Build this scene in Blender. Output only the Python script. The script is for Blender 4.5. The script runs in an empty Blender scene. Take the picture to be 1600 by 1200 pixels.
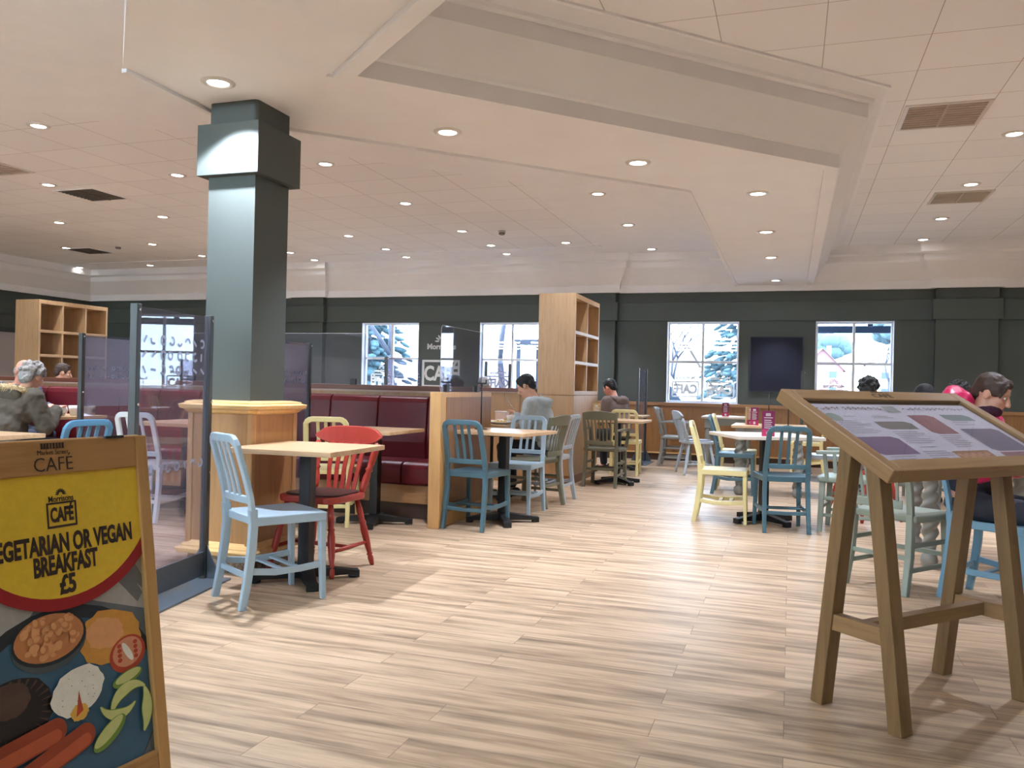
import bpy, math, random
from mathutils import Vector as V, Matrix
R = math.radians
PI = math.pi
SC = bpy.context.scene
COL = SC.collection
random.seed(7)

# ---------------------------------------------------------------- camera
H = 1.15
YAW, PITCH, ROLL = R(18.747), R(.1638), R(1.3005)
fw = V((-math.sin(YAW)*math.cos(PITCH), math.cos(YAW)*math.cos(PITCH), math.sin(PITCH)))
r0 = V((math.cos(YAW), math.sin(YAW), 0)); u0 = r0.cross(fw)
rt = math.cos(ROLL)*r0 + math.sin(ROLL)*u0
up = -math.sin(ROLL)*r0 + math.cos(ROLL)*u0
cd = bpy.data.cameras.new('camera'); cam = bpy.data.objects.new('camera', cd); COL.objects.link(cam)
cd.sensor_fit = 'HORIZONTAL'; cd.sensor_width = 36; cd.lens = 1284.17/1600*36
cd.clip_start = .05; cd.clip_end = 300
M = Matrix.Identity(4)
for i in range(3):
    M[i][0] = rt[i]; M[i][1] = up[i]; M[i][2] = -fw[i]
M[2][3] = H
cam.matrix_world = M
SC.camera = cam

# ---------------------------------------------------------------- sky, exposure
w = bpy.data.worlds.new('sky'); SC.world = w; w.use_nodes = True
bg = w.node_tree.nodes['Background']
bg.inputs[0].default_value = (.70, .85, 1, 1); bg.inputs[1].default_value = 6.0
vs = SC.view_settings
vs.view_transform = 'Standard'; vs.look = 'None'; vs.gamma = 1; vs.use_curve_mapping = False
vs.exposure = 1.57
SC.cycles.max_bounces = 9; SC.cycles.diffuse_bounces = 5; SC.cycles.glossy_bounces = 3
SC.cycles.transmission_bounces = 6; SC.cycles.transparent_max_bounces = 24
SC.cycles.sample_clamp_indirect = 6; SC.cycles.caustics_reflective = False; SC.cycles.caustics_refractive = False
LAMP_W = 74.0          # one recessed downlight
SHOP_GLOW = 28.0       # strip lights of the shop hall behind the camera
LAMP_RGB = (.89, .98, 1.15)

# ---------------------------------------------------------------- colour and materials
def lin(c):
    return tuple(((x/255)/12.92 if x/255 <= .04045 else ((x/255+.055)/1.055)**2.4) for x in c) + (1,)
class N:
    def __init__(s, name):
        s.m = bpy.data.materials.new(name); s.m.use_nodes = True
        s.t = s.m.node_tree; s.b = s.t.nodes['Principled BSDF']; s.out = s.t.nodes['Material Output']
    def n(s, typ, **k):
        o = s.t.nodes.new(typ)
        for a, b in k.items(): setattr(o, a, b)
        return o
    def l(s, a, b): s.t.links.new(a, b)
    def ramp(s, fac, stops):
        r = s.n('ShaderNodeValToRGB'); e = r.color_ramp.elements
        while len(e) < len(stops): e.new(.5)
        for i, (p, c) in enumerate(stops): e[i].position = p; e[i].color = c
        s.l(fac, r.inputs[0]); return r.outputs[0]
    def coords(s, scale=(1, 1, 1), loc=(0, 0, 0), rot=(0, 0, 0)):
        t = s.n('ShaderNodeTexCoord'); mp = s.n('ShaderNodeMapping')
        mp.inputs['Scale'].default_value = scale; mp.inputs['Location'].default_value = loc; mp.inputs['Rotation'].default_value = rot
        s.l(t.outputs['Object'], mp.inputs[0]); return mp.outputs[0]
    def noise(s, vec, scale, detail=4, rough=.6):
        o = s.n('ShaderNodeTexNoise'); o.inputs['Scale'].default_value = scale; o.inputs['Detail'].default_value = detail
        o.inputs['Roughness'].default_value = rough; s.l(vec, o.inputs['Vector']); return o.outputs['Fac']
    def bump(s, h, strength=.2, dist=.01):
        o = s.n('ShaderNodeBump'); o.inputs['Strength'].default_value = strength; o.inputs['Distance'].default_value = dist
        s.l(h, o.inputs['Height']); s.l(o.outputs[0], s.b.inputs['Normal'])
MATS = {}
def paint(name, c, rough=.5, var=.06, scale=6, bump=0, metal=0):
    if name in MATS: return MATS[name]
    k = N(name); f = k.noise(k.coords(), scale)
    a = lin(c); lo = tuple(x*(1-var) for x in a[:3])+(1,); hi = tuple(min(1, x*(1+var)) for x in a[:3])+(1,)
    k.l(k.ramp(f, [(.3, lo), (.7, hi)]), k.b.inputs['Base Color'])
    k.b.inputs['Roughness'].default_value = rough; k.b.inputs['Metallic'].default_value = metal
    if bump: k.bump(k.noise(k.coords(), 90), bump, .004)
    MATS[name] = k.m; return k.m
def wood(name, c1, c2, axis='X', rough=.45, scale=1.0, fine=1.0):
    if name in MATS: return MATS[name]
    k = N(name)
    sc = {'X': (1.2, 14, 14), 'Y': (14, 1.2, 14), 'Z': (14, 14, 1.2)}[axis]
    v = k.coords(tuple(x*scale for x in sc))
    f = k.noise(v, 2.2, 8, .65)
    k.l(k.ramp(f, [(.25, lin(c2)), (.5, lin(c1)), (.75, tuple(min(1, x*1.12) for x in lin(c1)[:3])+(1,))]), k.b.inputs['Base Color'])
    k.b.inputs['Roughness'].default_value = rough
    k.bump(f, .05*fine, .002)
    MATS[name] = k.m; return k.m
def emit(name, c, s):
    if name in MATS: return MATS[name]
    k = N(name); e = k.n('ShaderNodeEmission'); e.inputs[0].default_value = lin(c); e.inputs[1].default_value = s
    k.l(e.outputs[0], k.out.inputs[0]); MATS[name] = k.m; return k.m
def clear(name, tint=(240, 244, 248), refl=1.0, rough=.01, haze=0.0, hazec=(225, 228, 240)):
    """thin clear sheet: lets light straight through, mirrors by Fresnel, optional milky haze"""
    if name in MATS: return MATS[name]
    k = N(name)
    tr = k.n('ShaderNodeBsdfTransparent'); tr.inputs[0].default_value = lin(tint)
    gl = k.n('ShaderNodeBsdfGlossy'); gl.inputs['Roughness'].default_value = rough
    geo = k.n('ShaderNodeNewGeometry'); dt = k.n('ShaderNodeVectorMath', operation='DOT_PRODUCT'); k.l(geo.outputs['Incoming'], dt.inputs[0]); k.l(geo.outputs['Normal'], dt.inputs[1])
    ab = k.n('ShaderNodeMath', operation='ABSOLUTE'); k.l(dt.outputs['Value'], ab.inputs[0])
    iv = k.n('ShaderNodeMath', operation='SUBTRACT'); iv.inputs[0].default_value = 1; k.l(ab.outputs[0], iv.inputs[1])
    pw = k.n('ShaderNodeMath', operation='POWER'); pw.inputs[1].default_value = 5; k.l(iv.outputs[0], pw.inputs[0])
    mu = k.n('ShaderNodeMath', operation='MULTIPLY_ADD'); mu.inputs[1].default_value = .9*refl; mu.inputs[2].default_value = .045*refl; mu.use_clamp = True; k.l(pw.outputs[0], mu.inputs[0])
    mx = k.n('ShaderNodeMixShader'); k.l(mu.outputs[0], mx.inputs[0]); k.l(tr.outputs[0], mx.inputs[1]); k.l(gl.outputs[0], mx.inputs[2])
    last = mx
    if haze:
        di = k.n('ShaderNodeBsdfDiffuse'); di.inputs[0].default_value = lin(hazec)
        tl = k.n('ShaderNodeBsdfTranslucent'); tl.inputs[0].default_value = lin(hazec)
        ad = k.n('ShaderNodeMixShader'); ad.inputs[0].default_value = .5; k.l(di.outputs[0], ad.inputs[1]); k.l(tl.outputs[0], ad.inputs[2])
        m2 = k.n('ShaderNodeMixShader'); m2.inputs[0].default_value = haze; k.l(mx.outputs[0], m2.inputs[1]); k.l(ad.outputs[0], m2.inputs[2]); last = m2
    k.l(last.outputs[0], k.out.inputs[0]); MATS[name] = k.m; return k.m

def floor_mat():
    k = N('oak_plank_vinyl')
    v = k.coords()
    br = k.n('ShaderNodeTexBrick'); br.offset = .37; br.offset_frequency = 2
    k.l(v, br.inputs['Vector'])
    br.inputs['Scale'].default_value = 1; br.inputs['Brick Width'].default_value = 1.15; br.inputs['Row Height'].default_value = .152
    br.inputs['Mortar Size'].default_value = .0012; br.inputs['Mortar Smooth'].default_value = .3
    br.inputs['Color1'].default_value = (0, 0, 0, 1); br.inputs['Color2'].default_value = (1, 1, 1, 1); br.inputs['Mortar'].default_value = (.5, .5, .5, 1)
    # each plank shifts the grain
    sep = k.n('ShaderNodeSeparateColor'); k.l(br.outputs['Color'], sep.inputs[0])
    cmb = k.n('ShaderNodeCombineXYZ'); m1 = k.n('ShaderNodeMath', operation='MULTIPLY'); m1.inputs[1].default_value = 37
    k.l(sep.outputs[0], m1.inputs[0]); k.l(m1.outputs[0], cmb.inputs[2]); k.l(m1.outputs[0], cmb.inputs[0])
    va = k.n('ShaderNodeVectorMath', operation='ADD'); k.l(v, va.inputs[0]); k.l(cmb.outputs[0], va.inputs[1])
    mp = k.n('ShaderNodeMapping'); mp.inputs['Scale'].default_value = (.75, 9, 1); k.l(va.outputs[0], mp.inputs[0])
    g = k.noise(mp.outputs[0], 2.0, 7, .62)
    mp2 = k.n('ShaderNodeMapping'); mp2.inputs['Scale'].default_value = (2.5, 55, 1); k.l(va.outputs[0], mp2.inputs[0])
    g2 = k.noise(mp2.outputs[0], 2.0, 4, .6)
    col = k.ramp(g, [(.30, lin((126, 104, 83))), (.43, lin((170, 144, 117))), (.57, lin((202, 174, 144))), (.75, lin((218, 192, 163)))])
    mx = k.n('ShaderNodeMix', data_type='RGBA', blend_type='MULTIPLY'); mx.inputs[0].default_value = .3
    k.l(col, mx.inputs[6]); k.l(k.ramp(g2, [(.3, (.62, .6, .58, 1)), (.65, (1, 1, 1, 1))]), mx.inputs[7])
    mx2 = k.n('ShaderNodeMix', data_type='RGBA', blend_type='MULTIPLY'); mx2.inputs[0].default_value = .22
    k.l(mx.outputs[2], mx2.inputs[6]); k.l(k.ramp(sep.outputs[0], [(0, (.6, .58, .56, 1)), (1, (1, 1, 1, 1))]), mx2.inputs[7])
    mx3 = k.n('ShaderNodeMix', data_type='RGBA'); k.l(br.outputs['Fac'], mx3.inputs[0]); k.l(mx2.outputs[2], mx3.inputs[6]); mx3.inputs[7].default_value = lin((105, 88, 70))
    k.l(mx3.outputs[2], k.b.inputs['Base Color'])
    k.b.inputs['Specular IOR Level'].default_value = .38
    k.l(k.ramp(g2, [(.2, (.36, .36, .36, 1)), (.8, (.48, .48, .48, 1))]), k.b.inputs['Roughness'])
    k.bump(g2, .06, .002)
    return k.m
def tile_mat():
    k = N('ceiling_tile')
    v = k.coords(loc=(-.155, -.13, 0))
    br = k.n('ShaderNodeTexBrick'); br.offset = 0; k.l(v, br.inputs['Vector'])
    br.inputs['Scale'].default_value = 1; br.inputs['Brick Width'].default_value = .6135; br.inputs['Row Height'].default_value = .6
    br.inputs['Mortar Size'].default_value = .003; br.inputs['Mortar Smooth'].default_value = .2
    br.inputs['Color1'].default_value = lin((235, 234, 237)); br.inputs['Color2'].default_value = lin((240, 239, 241)); br.inputs['Mortar'].default_value = lin((176, 168, 160))
    k.l(br.outputs['Color'], k.b.inputs['Base Color']); k.b.inputs['Roughness'].default_value = .9
    k.bump(k.noise(k.coords(), 160), .06, .002)
    return k.m

# ---------------------------------------------------------------- mesh building
class MB:
    def __init__(s): s.v = []; s.f = []; s.mi = []; s.sm = []
    def add(s, vs, fs, mi=0, sm=False):
        o = len(s.v); s.v += [tuple(x) for x in vs]
        for f in fs: s.f.append(tuple(i+o for i in f)); s.mi.append(mi); s.sm.append(sm)
        return s
    def hexa(s, p, mi=0):
        return s.add(p, [(0, 3, 2, 1), (4, 5, 6, 7), (0, 1, 5, 4), (1, 2, 6, 5), (2, 3, 7, 6), (3, 0, 4, 7)], mi)
    def box(s, c, d, rz=0, mi=0, rot=None):
        x, y, z = (q/2 for q in d); p = [(-x, -y, -z), (x, -y, -z), (x, y, -z), (-x, y, -z), (-x, -y, z), (x, -y, z), (x, y, z), (-x, y, z)]
        m = rot if rot is not None else Matrix.Rotation(rz, 3, 'Z')
        return s.hexa([m @ V(q) + V(c) for q in p], mi)
    def bx(s, x0, x1, y0, y1, z0, z1, mi=0):
        return s.box(((x0+x1)/2, (y0+y1)/2, (z0+z1)/2), (x1-x0, y1-y0, z1-z0), mi=mi)
    def prism(s, poly, z0, z1, mi=0, fn=None):
        n = len(poly); fn = fn or (lambda a, b, c: (a, b, c))
        vs = [fn(a, b, z0) for a, b in poly]+[fn(a, b, z1) for a, b in poly]
        return s.add(vs, [tuple(reversed(range(n))), tuple(range(n, 2*n))]+[(i, (i+1) % n, n+(i+1) % n, n+i) for i in range(n)], mi)
    def sweep(s, pts, sect, lat, mi=0, sm=False, closed=False, scale=None):
        pts = [V(p) for p in pts]; n = len(pts); m = len(sect); vs = []; L0 = V(lat)
        for i, p in enumerate(pts):
            a = pts[i-1] if (i > 0 or closed) else p; b = pts[(i+1) % n] if (i < n-1 or closed) else p
            t = (b-a).normalized(); L = (L0 - L0.dot(t)*t)
            L = L.normalized(); Nn = t.cross(L); k = scale[i] if scale else 1
            # widen at mitres
            if 0 < i < n-1 or closed:
                d1 = (p-a).normalized(); c = max(.5, d1.dot(t)); mit = 1/c
            else: mit = 1
            vs += [p + k*(q[0]*L + q[1]*mit*Nn) for q in sect]
        fs = []
        for i in range(n if closed else n-1):
            j = (i+1) % n
            for q in range(m): fs.append((i*m+q, i*m+(q+1) % m, j*m+(q+1) % m, j*m+q))
        if not closed: fs += [tuple(reversed(range(m))), tuple((n-1)*m+q for q in range(m))]
        return s.add(vs, fs, mi, sm)
    def tube(s, pts, r, n=10, mi=0, sm=True, closed=False):
        pts = [V(p) for p in pts]; k = len(pts); rs = r if isinstance(r, (list, tuple)) else [r]*k
        t = (pts[1]-pts[0]).normalized(); x = t.orthogonal().normalized(); vs = []
        for i, p in enumerate(pts):
            a = pts[i-1] if (i > 0 or closed) else p; b = pts[(i+1) % k] if (i < k-1 or closed) else p
            t = (b-a).normalized(); x = (x-x.dot(t)*t).normalized(); y = t.cross(x)
            vs += [p+rs[i]*(math.cos(2*PI*q/n)*x+math.sin(2*PI*q/n)*y) for q in range(n)]
        fs = []
        for i in range(k if closed else k-1):
            j = (i+1) % k
            for q in range(n): fs.append((i*n+q, i*n+(q+1) % n, j*n+(q+1) % n, j*n+q))
        if not closed: fs += [tuple(reversed(range(n))), tuple((k-1)*n+q for q in range(n))]
        return s.add(vs, fs, mi, sm)
    def lathe(s, prof, c=(0, 0, 0), n=20, mi=0, sm=True, fr=None):
        c = V(c); vs = []; k = len(prof)
        for r, z in prof:
            for q in range(n):
                a = 2*PI*q/n; rr = r if fr is None else fr(r, a, z)
                vs.append(c+V((rr*math.cos(a), rr*math.sin(a), z)))
        fs = [(i*n+q, i*n+(q+1) % n, (i+1)*n+(q+1) % n, (i+1)*n+q) for i in range(k-1) for q in range(n)]
        fs += [tuple(reversed(range(n))), tuple((k-1)*n+q for q in range(n))]
        return s.add(vs, fs, mi, sm)
    def turned(s, p1, p2, prof, n=12, mi=0):
        """lathe profile (r, t 0..1) along a slanted axis"""
        p1 = V(p1); p2 = V(p2)
        return s.tube([p1.lerp(p2, t) for r, t in prof], [r for r, t in prof], n, mi)
    def ell(s, c, r, n=16, rot=None, mi=0):
        c = V(c); m = rot or Matrix.Identity(3); vs = []; h = n//2
        for i in range(1, h):
            a = PI*i/h
            for q in range(n):
                b = 2*PI*q/n; vs.append(c+m @ V((r[0]*math.sin(a)*math.cos(b), r[1]*math.sin(a)*math.sin(b), r[2]*math.cos(a))))
        vs += [c+m @ V((0, 0, r[2])), c+m @ V((0, 0, -r[2]))]; k = (h-1)*n
        fs = [(i*n+q, (i+1)*n+q, (i+1)*n+(q+1) % n, i*n+(q+1) % n) for i in range(h-2) for q in range(n)]
        fs += [(q, (q+1) % n, k) for q in range(n)][::1]
        fs = [f if len(f) == 4 else (f[2], f[0], f[1]) for f in fs]
        fs += [((h-2)*n+(q+1) % n, (h-2)*n+q, k+1) for q in range(n)]
        return s.add(vs, fs, mi, True)
    def capsule(s, p1, p2, r1, r2, n=14, mi=0):
        p1 = V(p1); p2 = V(p2); t = (p2-p1).normalized()
        pts = []; rs = []
        for a in (75, 50, 25): pts.append(p1-t*r1*math.sin(R(a))); rs.append(r1*math.cos(R(a)))
        pts += [p1, p1.lerp(p2, .5), p2]; rs += [r1, (r1+r2)/2, r2]
        for a in (25, 50, 75): pts.append(p2+t*r2*math.sin(R(a))); rs.append(r2*math.cos(R(a)))
        return s.tube(pts, rs, n, mi)
    def mesh(s, name, mats):
        me = bpy.data.meshes.new(name); me.from_pydata(s.v, [], s.f)
        for m in mats: me.materials.append(m)
        me.polygons.foreach_set('material_index', s.mi); me.polygons.foreach_set('use_smooth', s.sm)
        me.update(); return me
def link(o, parent=None):
    COL.objects.link(o)
    if parent is not None: o.parent = parent
    return o
def obj(name, mb, mat, parent=None, bevel=0, loc=None, rz=None, seg=2):
    mats = mat if isinstance(mat, (list, tuple)) else [mat]
    o = link(bpy.data.objects.new(name, mb.mesh(name, mats)), parent)
    if bevel:
        b = o.modifiers.new('bevel', 'BEVEL'); b.width = bevel; b.segments = seg; b.limit_method = 'ANGLE'; b.angle_limit = R(40)
        b.harden_normals = False
    if loc is not None: o.location = loc
    if rz is not None: o.rotation_euler = (0, 0, rz)
    return o
def tag(o, label=None, cat=None, group=None, kind=None):
    if label: o['label'] = label
    if cat: o['category'] = cat
    if group: o['group'] = group
    if kind: o['kind'] = kind
    return o
def thing(name, label, cat, loc=(0, 0, 0), rz=0, group=None):
    o = link(bpy.data.objects.new(name, None)); o.location = loc; o.rotation_euler = (0, 0, rz); o.empty_display_size = .1
    return tag(o, label, cat, group)
def struct(name, mb, mat, parent=None, bevel=0):
    o = obj(name, mb, mat, parent, bevel)
    if parent is None: o['kind'] = 'structure'
    return o
def kids(o): return [c for c in COL.objects if c.parent == o]
def dup(root, loc, rz, label=None, group=None, swap=None):
    """copy of a thing with copies of its parts; swap = {old material: new material}"""
    def cp(o, par):
        c = o.copy(); COL.objects.link(c); c.parent = par
        if swap and o.type == 'MESH':
            for i, sl in enumerate(o.material_slots):
                if sl.material in swap: c.material_slots[i].link = 'OBJECT'; c.material_slots[i].material = swap[sl.material]
        for k in o.children: cp(k, c)
        return c
    r = cp(root, None); r.location = loc; r.rotation_euler = (0, 0, rz)
    if label: r['label'] = label
    if group: r['group'] = group
    return r
def heading(fx, fy): return math.atan2(-fx, fy)          # rz that turns local +Y to (fx, fy)
def rrect(w, d, r, n=5):
    p = []
    for cx, cy, a0 in ((w/2-r, d/2-r, 0), (-w/2+r, d/2-r, 90), (-w/2+r, -d/2+r, 180), (w/2-r, -d/2+r, 270)):
        for i in range(n+1):
            a = R(a0+90*i/n); p.append((cx+r*math.cos(a), cy+r*math.sin(a)))
    return p
def text(name, s, size, mat, parent, mat4, xs=1.0, bold=0, thick=.0006, align='CENTER', width=None):
    cu = bpy.data.curves.new(name, 'FONT'); cu.body = s; cu.size = size; cu.align_x = align; cu.align_y = 'CENTER'
    cu.extrude = thick/2; cu.offset = bold; cu.resolution_u = 3; cu.space_character = 1.0
    t = bpy.data.objects.new(name, cu); me = bpy.data.meshes.new_from_object(t); bpy.data.objects.remove(t); bpy.data.curves.remove(cu)
    if width: q = [v.co.x for v in me.vertices]; xs = width/(max(q)-min(q))
    me.transform(Matrix.Diagonal((xs, 1, 1, 1))); me.materials.clear(); me.materials.append(mat); me.name = name
    o = link(bpy.data.objects.new(name, me), parent); o.matrix_local = mat4
    return o
def frame4(o, x, y, z):
    """4x4 with columns x, y, z and origin o"""
    m = Matrix.Identity(4)
    for i in range(3): m[i][0] = x[i]; m[i][1] = y[i]; m[i][2] = z[i]; m[i][3] = o[i]
    return m
# ---------------------------------------------------------------- shared materials
PLASTER = paint('ceiling_plaster', (239, 238, 241), .85, .02, 3)
GREEN = paint('sage_green_paint', (72, 78, 74), .6, .04, 2)
GREY_WALL = paint('pale_grey_paint', (176, 166, 164), .7, .03, 2)
OAK = wood('oak_veneer_x', (183, 147, 106), (164, 126, 84), 'X')
OAKZ = wood('oak_veneer_z', (183, 147, 106), (164, 126, 84), 'Z')
OAKY = wood('oak_veneer_y', (183, 147, 106), (164, 126, 84), 'Y')
PANEL = wood('dado_veneer', (150, 106, 62), (128, 86, 46), 'Z')
RAILW = wood('dado_rail_wood', (158, 114, 74), (138, 96, 60), 'X')
PINE = wood('varnished_pine', (214, 176, 118), (196, 154, 94), 'X', .3)
MAHOG = wood('red_brown_ledge', (104, 58, 40), (82, 42, 28), 'X', .35)
TOPW = wood('maple_table_top', (202, 168, 130), (184, 148, 108), 'X', .3)
TOPE = wood('table_edge_ply', (176, 138, 92), (150, 110, 70), 'X', .5)
BLACK = paint('black_iron', (22, 22, 23), .45, .1)
DARKKICK = paint('dark_kick_board', (70, 50, 38), .6, .1)
WHITE = paint('white_gloss', (238, 240, 240), .35, .02)
WFRAME = paint('white_window_frame', (222, 222, 228), .4, .02)
STEEL = paint('satin_grey_steel', (112, 122, 132), .4, .05, metal=.5)
POST = paint('graphite_post', (72, 74, 74), .4, .06, metal=.3)
CHROME = paint('chrome', (210, 210, 214), .15, .02, metal=1)
GLASS = clear('window_glass', (238, 244, 250), .7)
PERSPEX = clear('clear_perspex', (228, 226, 236), 1.3, .015, haze=.05)
FROST = clear('frosted_film', (225, 228, 240), .6, .2, haze=.22)
FROSTL = clear('frosted_letter_film', (225, 228, 240), .6, .2, haze=.3)

# ---------------------------------------------------------------- the room
YW = 13.55; XL = -14.03; XR = 9.0; YF = -13.0; ZC = 3.35
WIN = [(-7.56, -6.40), (-5.22, -4.06), (-1.935, -.80), (.346, 1.458), (5.05, 6.28)]
WZ0, WZ1 = .945, 2.265
mb = MB(); mb.bx(XL-.2, XR+.2, YF-.2, YW+.3, -.12, 0); struct('floor', mb, floor_mat())
mb = MB(); mb.bx(XL-.2, XR+.2, YF-.2, YW+.3, ZC, ZC+.12); ceil = struct('ceiling', mb, tile_mat())
# plain plaster margins that frame the tiled field on the left
mb = MB(); mb.prism([(-.5, 13.5), (-14.0, 13.5), (-14.0, 12.4), (-2.8, 12.4), (-2.8, 8.35), (-14.0, -2.85), (-14.0, -12.9), (1.6, -12.9), (-2.9, 3.9), (-.5, 6.6)][::-1], ZC-.012, ZC+.02)
struct('ceiling_margin', mb, PLASTER, ceil)
# wall with the windows
mb = MB(); x = XL-.2
for a, b in WIN:
    mb.bx(x, a, YW, YW+.24, 0, ZC); mb.bx(a, b, YW, YW+.24, 0, WZ0); mb.bx(a, b, YW, YW+.24, WZ1, ZC); x = b
mb.bx(x, XR+.2, YW, YW+.24, 0, ZC)
wall = struct('wall_back', mb, GREEN)
mb = MB(); mb.bx(XL-.2, XL, YF, YW, 0, 1.96); mb.bx(XL-.2, XL, YF, YW, 2.05, ZC, 1); mb.bx(XL-.2, XL+.03, YF, YW, 1.96, 2.05, 2)
mb.bx(XL-.2, XL+.05, YF, YW, 2.30, 2.575, 1)
struct('wall_left', mb, [GREY_WALL, GREEN, paint('dark_green_band', (56, 60, 62), .6)])
mb = MB(); mb.bx(XR, XR+.2, YF, YW, 0, ZC); struct('wall_right', mb, paint('warm_white_paint', (205, 198, 188), .7))
mb = MB(); mb.bx(XL-.2, XR+.2, YF-.2, YF, 0, ZC); struct('wall_front', mb, MATS['warm_white_paint'])
# projecting frieze band and pilasters
PIL = [(-9.02, -8.33), (-3.45, -2.78), (1.995, 2.81)]
mb = MB(); mb.bx(XL, XR, YW-.05, YW, 2.276, 2.575)
for a, b in PIL: mb.bx(a-.045, b+.045, YW-.17, YW, 2.276, 2.575)
struct('trim_1', mb, GREEN, bevel=.004)
for i, (a, b) in enumerate(PIL):
    mb = MB(); mb.bx(a, b, YW-.12, YW, 0, 2.276); mb.bx(a, b, YW-.12, YW, 2.575, 2.75); struct('trim_%d' % (i+2), mb, GREEN, bevel=.003)
# plaster crown cornice, stepping out round the pilasters
def crown(mb, x0, x1, off, flare):
    """profile (distance from wall, height); ends flare outwards with the profile"""
    pr = [(0, 2.738), (.07, 2.738), (.07, 2.86), (.09, 2.875), (.32, 3.10), (.33, 3.12), (.33, 3.2), (.42, 3.22), (.42, 3.36), (0, 3.36)]
    vs = []
    for xs, sg in ((x0, -1), (x1, 1)):
        for d, z in pr: vs.append((xs+(sg*d*.55 if flare else 0), YW-d-off if d > 0 else YW, z))
    n = len(pr)
    mb.add(vs, [tuple(range(n)), tuple(reversed(range(n, 2*n)))]+[(i, n+i, n+(i+1) % n, (i+1) % n) for i in range(n)])
mb = MB(); crown(mb, XL, XR, 0, False)
for a, b in PIL: crown(mb, a-.04, b+.04, .11, True)
struct('trim_5', mb, PLASTER)
mb = MB()   # cornice along the left wall
pr = [(0, 2.738), (.07, 2.738), (.07, 2.86), (.32, 3.10), (.33, 3.2), (.42, 3.22), (.42, 3.36), (0, 3.36)]
mb.prism(pr, YF, YW, fn=lambda a, b, c: (XL+a, c, b)); struct('trim_6', mb, PLASTER)
# wood panelling below the windows
mb = MB()
for a, b in [(XL, -9.02), (-8.33, -3.45), (-2.78, 1.995), (2.81, XR)]:
    mb.bx(a, b, YW-.03, YW, .13, .895); mb.bx(a, b, YW-.055, YW, .895, .945, 1); mb.bx(a, b, YW-.01, YW, 0, .11, 2); mb.bx(a, b, YW-.036, YW, .11, .135, 3)
for a, b in PIL:
    mb.bx(a, b, YW-.14, YW-.12, .13, .895); mb.bx(a, b, YW-.16, YW-.12, .895, .945, 1); mb.bx(a, b, YW-.13, YW-.12, 0, .11, 2)
struct('baseboard_back', mb, [PANEL, RAILW, DARKKICK, PINE], bevel=.003)

# windows
for i, (a, b) in enumerate(WIN):
    e = link(bpy.data.objects.new('window_%d' % (i+1), None)); e.location = ((a+b)/2, YW+.12, 0); e['kind'] = 'structure'
    hw = (b-a)/2; t = .035; m = MB(); zt = 1.615
    for s in (-1, 1): m.bx(s*hw-(t if s > 0 else 0), s*hw+(t if s < 0 else 0), -.03, .03, WZ0, WZ1)
    m.bx(-hw+t, hw-t, -.03, .03, WZ1-t, WZ1); m.bx(-hw+t, hw-t, -.03, .03, WZ0, WZ0+t)
    m.bx(-.02, .02, -.028, .028, WZ0+t, WZ1-t); m.bx(-hw+t, hw-t, -.024, .024, zt-.02, zt+.02)
    # white lining of the opening and sill
    m.bx(-hw, -hw+.012, -.125, -.03, WZ0, WZ1); m.bx(hw-.012, hw, -.125, -.03, WZ0, WZ1); m.bx(-hw, hw, -.125, -.03, WZ1-.012, WZ1)
    m.bx(-hw-.03, hw+.03, -.15, -.03, WZ0-.03, WZ0+.004)
    obj('window_frame', m, WFRAME, e, .003)
    g = MB(); g.bx(-hw+t, hw-t, .004, .008, WZ0+t, WZ1-t); obj('pane', g, GLASS, e)
    pl = bpy.data.lights.new('daylight', 'AREA'); pl.shape = 'RECTANGLE'; pl.size = b-a; pl.size_y = WZ1-WZ0; pl.cycles.is_portal = True
    po = link(bpy.data.objects.new('daylight', pl)); po.location = ((a+b)/2, YW+.27, (WZ0+WZ1)/2); po.rotation_euler = (R(-90), 0, 0)

# ---------------------------------------------------------------- dropped soffit with stepped edge
ZS = 2.835
def xl(p, d, q, e):      # intersection of two 2-D lines
    k = d[0]*e[1]-d[1]*e[0]; t = ((q[0]-p[0])*e[1]-(q[1]-p[1])*e[0])/k
    return (p[0]+t*d[0], p[1]+t*d[1])
s2 = 2**-.5
def inner(off):          # edge of the raised field, shifted off metres into it
    a = ((.30+off, 0), (0, 1))                                    # along the room
    b = ((-2.27+off*s2, 3.95-off*s2), (s2, s2))                   # diagonal
    c = ((-2.27+off*.64, 3.95+off*.77), (.77, -.64))              # other diagonal
    i2 = xl(*a, *b); i3 = xl(*b, *c)
    return [(a[0][0], 13.5), i2, i3, (i3[0]+.77*7, i3[1]-.64*7)]
outer = [(-.87, 13.5), (-.87, 7.03), (-3.50, 4.42), (-3.50, 3.56), (1.66, -1.6)]
mb = MB(); I = inner(-.13); J = inner(0)
def quad(p, z): return [(x, y, z) for x, y in p]
for p in ([outer[0], outer[1], I[1], I[0]], [outer[1], outer[2], I[2], I[1]], [outer[2], outer[3], I[2]], [outer[3], outer[4], I[3], I[2]]):
    mb.add(quad(p, ZS), [tuple(range(len(p)))])
for a, b in zip(outer[:-1], outer[1:]): mb.add([(*a, ZS), (*b, ZS), (*b, 3.36), (*a, 3.36)], [(0, 1, 2, 3)])
for (a, b), (c, d) in zip(outer[:-2], outer[1:-1]):
    L = math.hypot(c-a, d-b); ux, uy = (c-a)/L, (d-b)/L        # thin lip hanging along the outer edge
    mb.box(((a+c)/2-uy*.02, (b+d)/2+ux*.02, ZS-.009), (L+.02, .036, .024), math.atan2(uy, ux))
prof = [(-.13, ZS), (-.129, ZS+.016), (-.101, ZS+.016), (-.10, 2.82), (0, 2.82), (0, 2.92), (.03, 2.928), (.04, 2.945), (.19, 3.15), (.19, 3.25), (.225, 3.258), (.232, 3.28), (.30, 3.335), (.33, 3.335), (.33, 3.36)]
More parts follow.
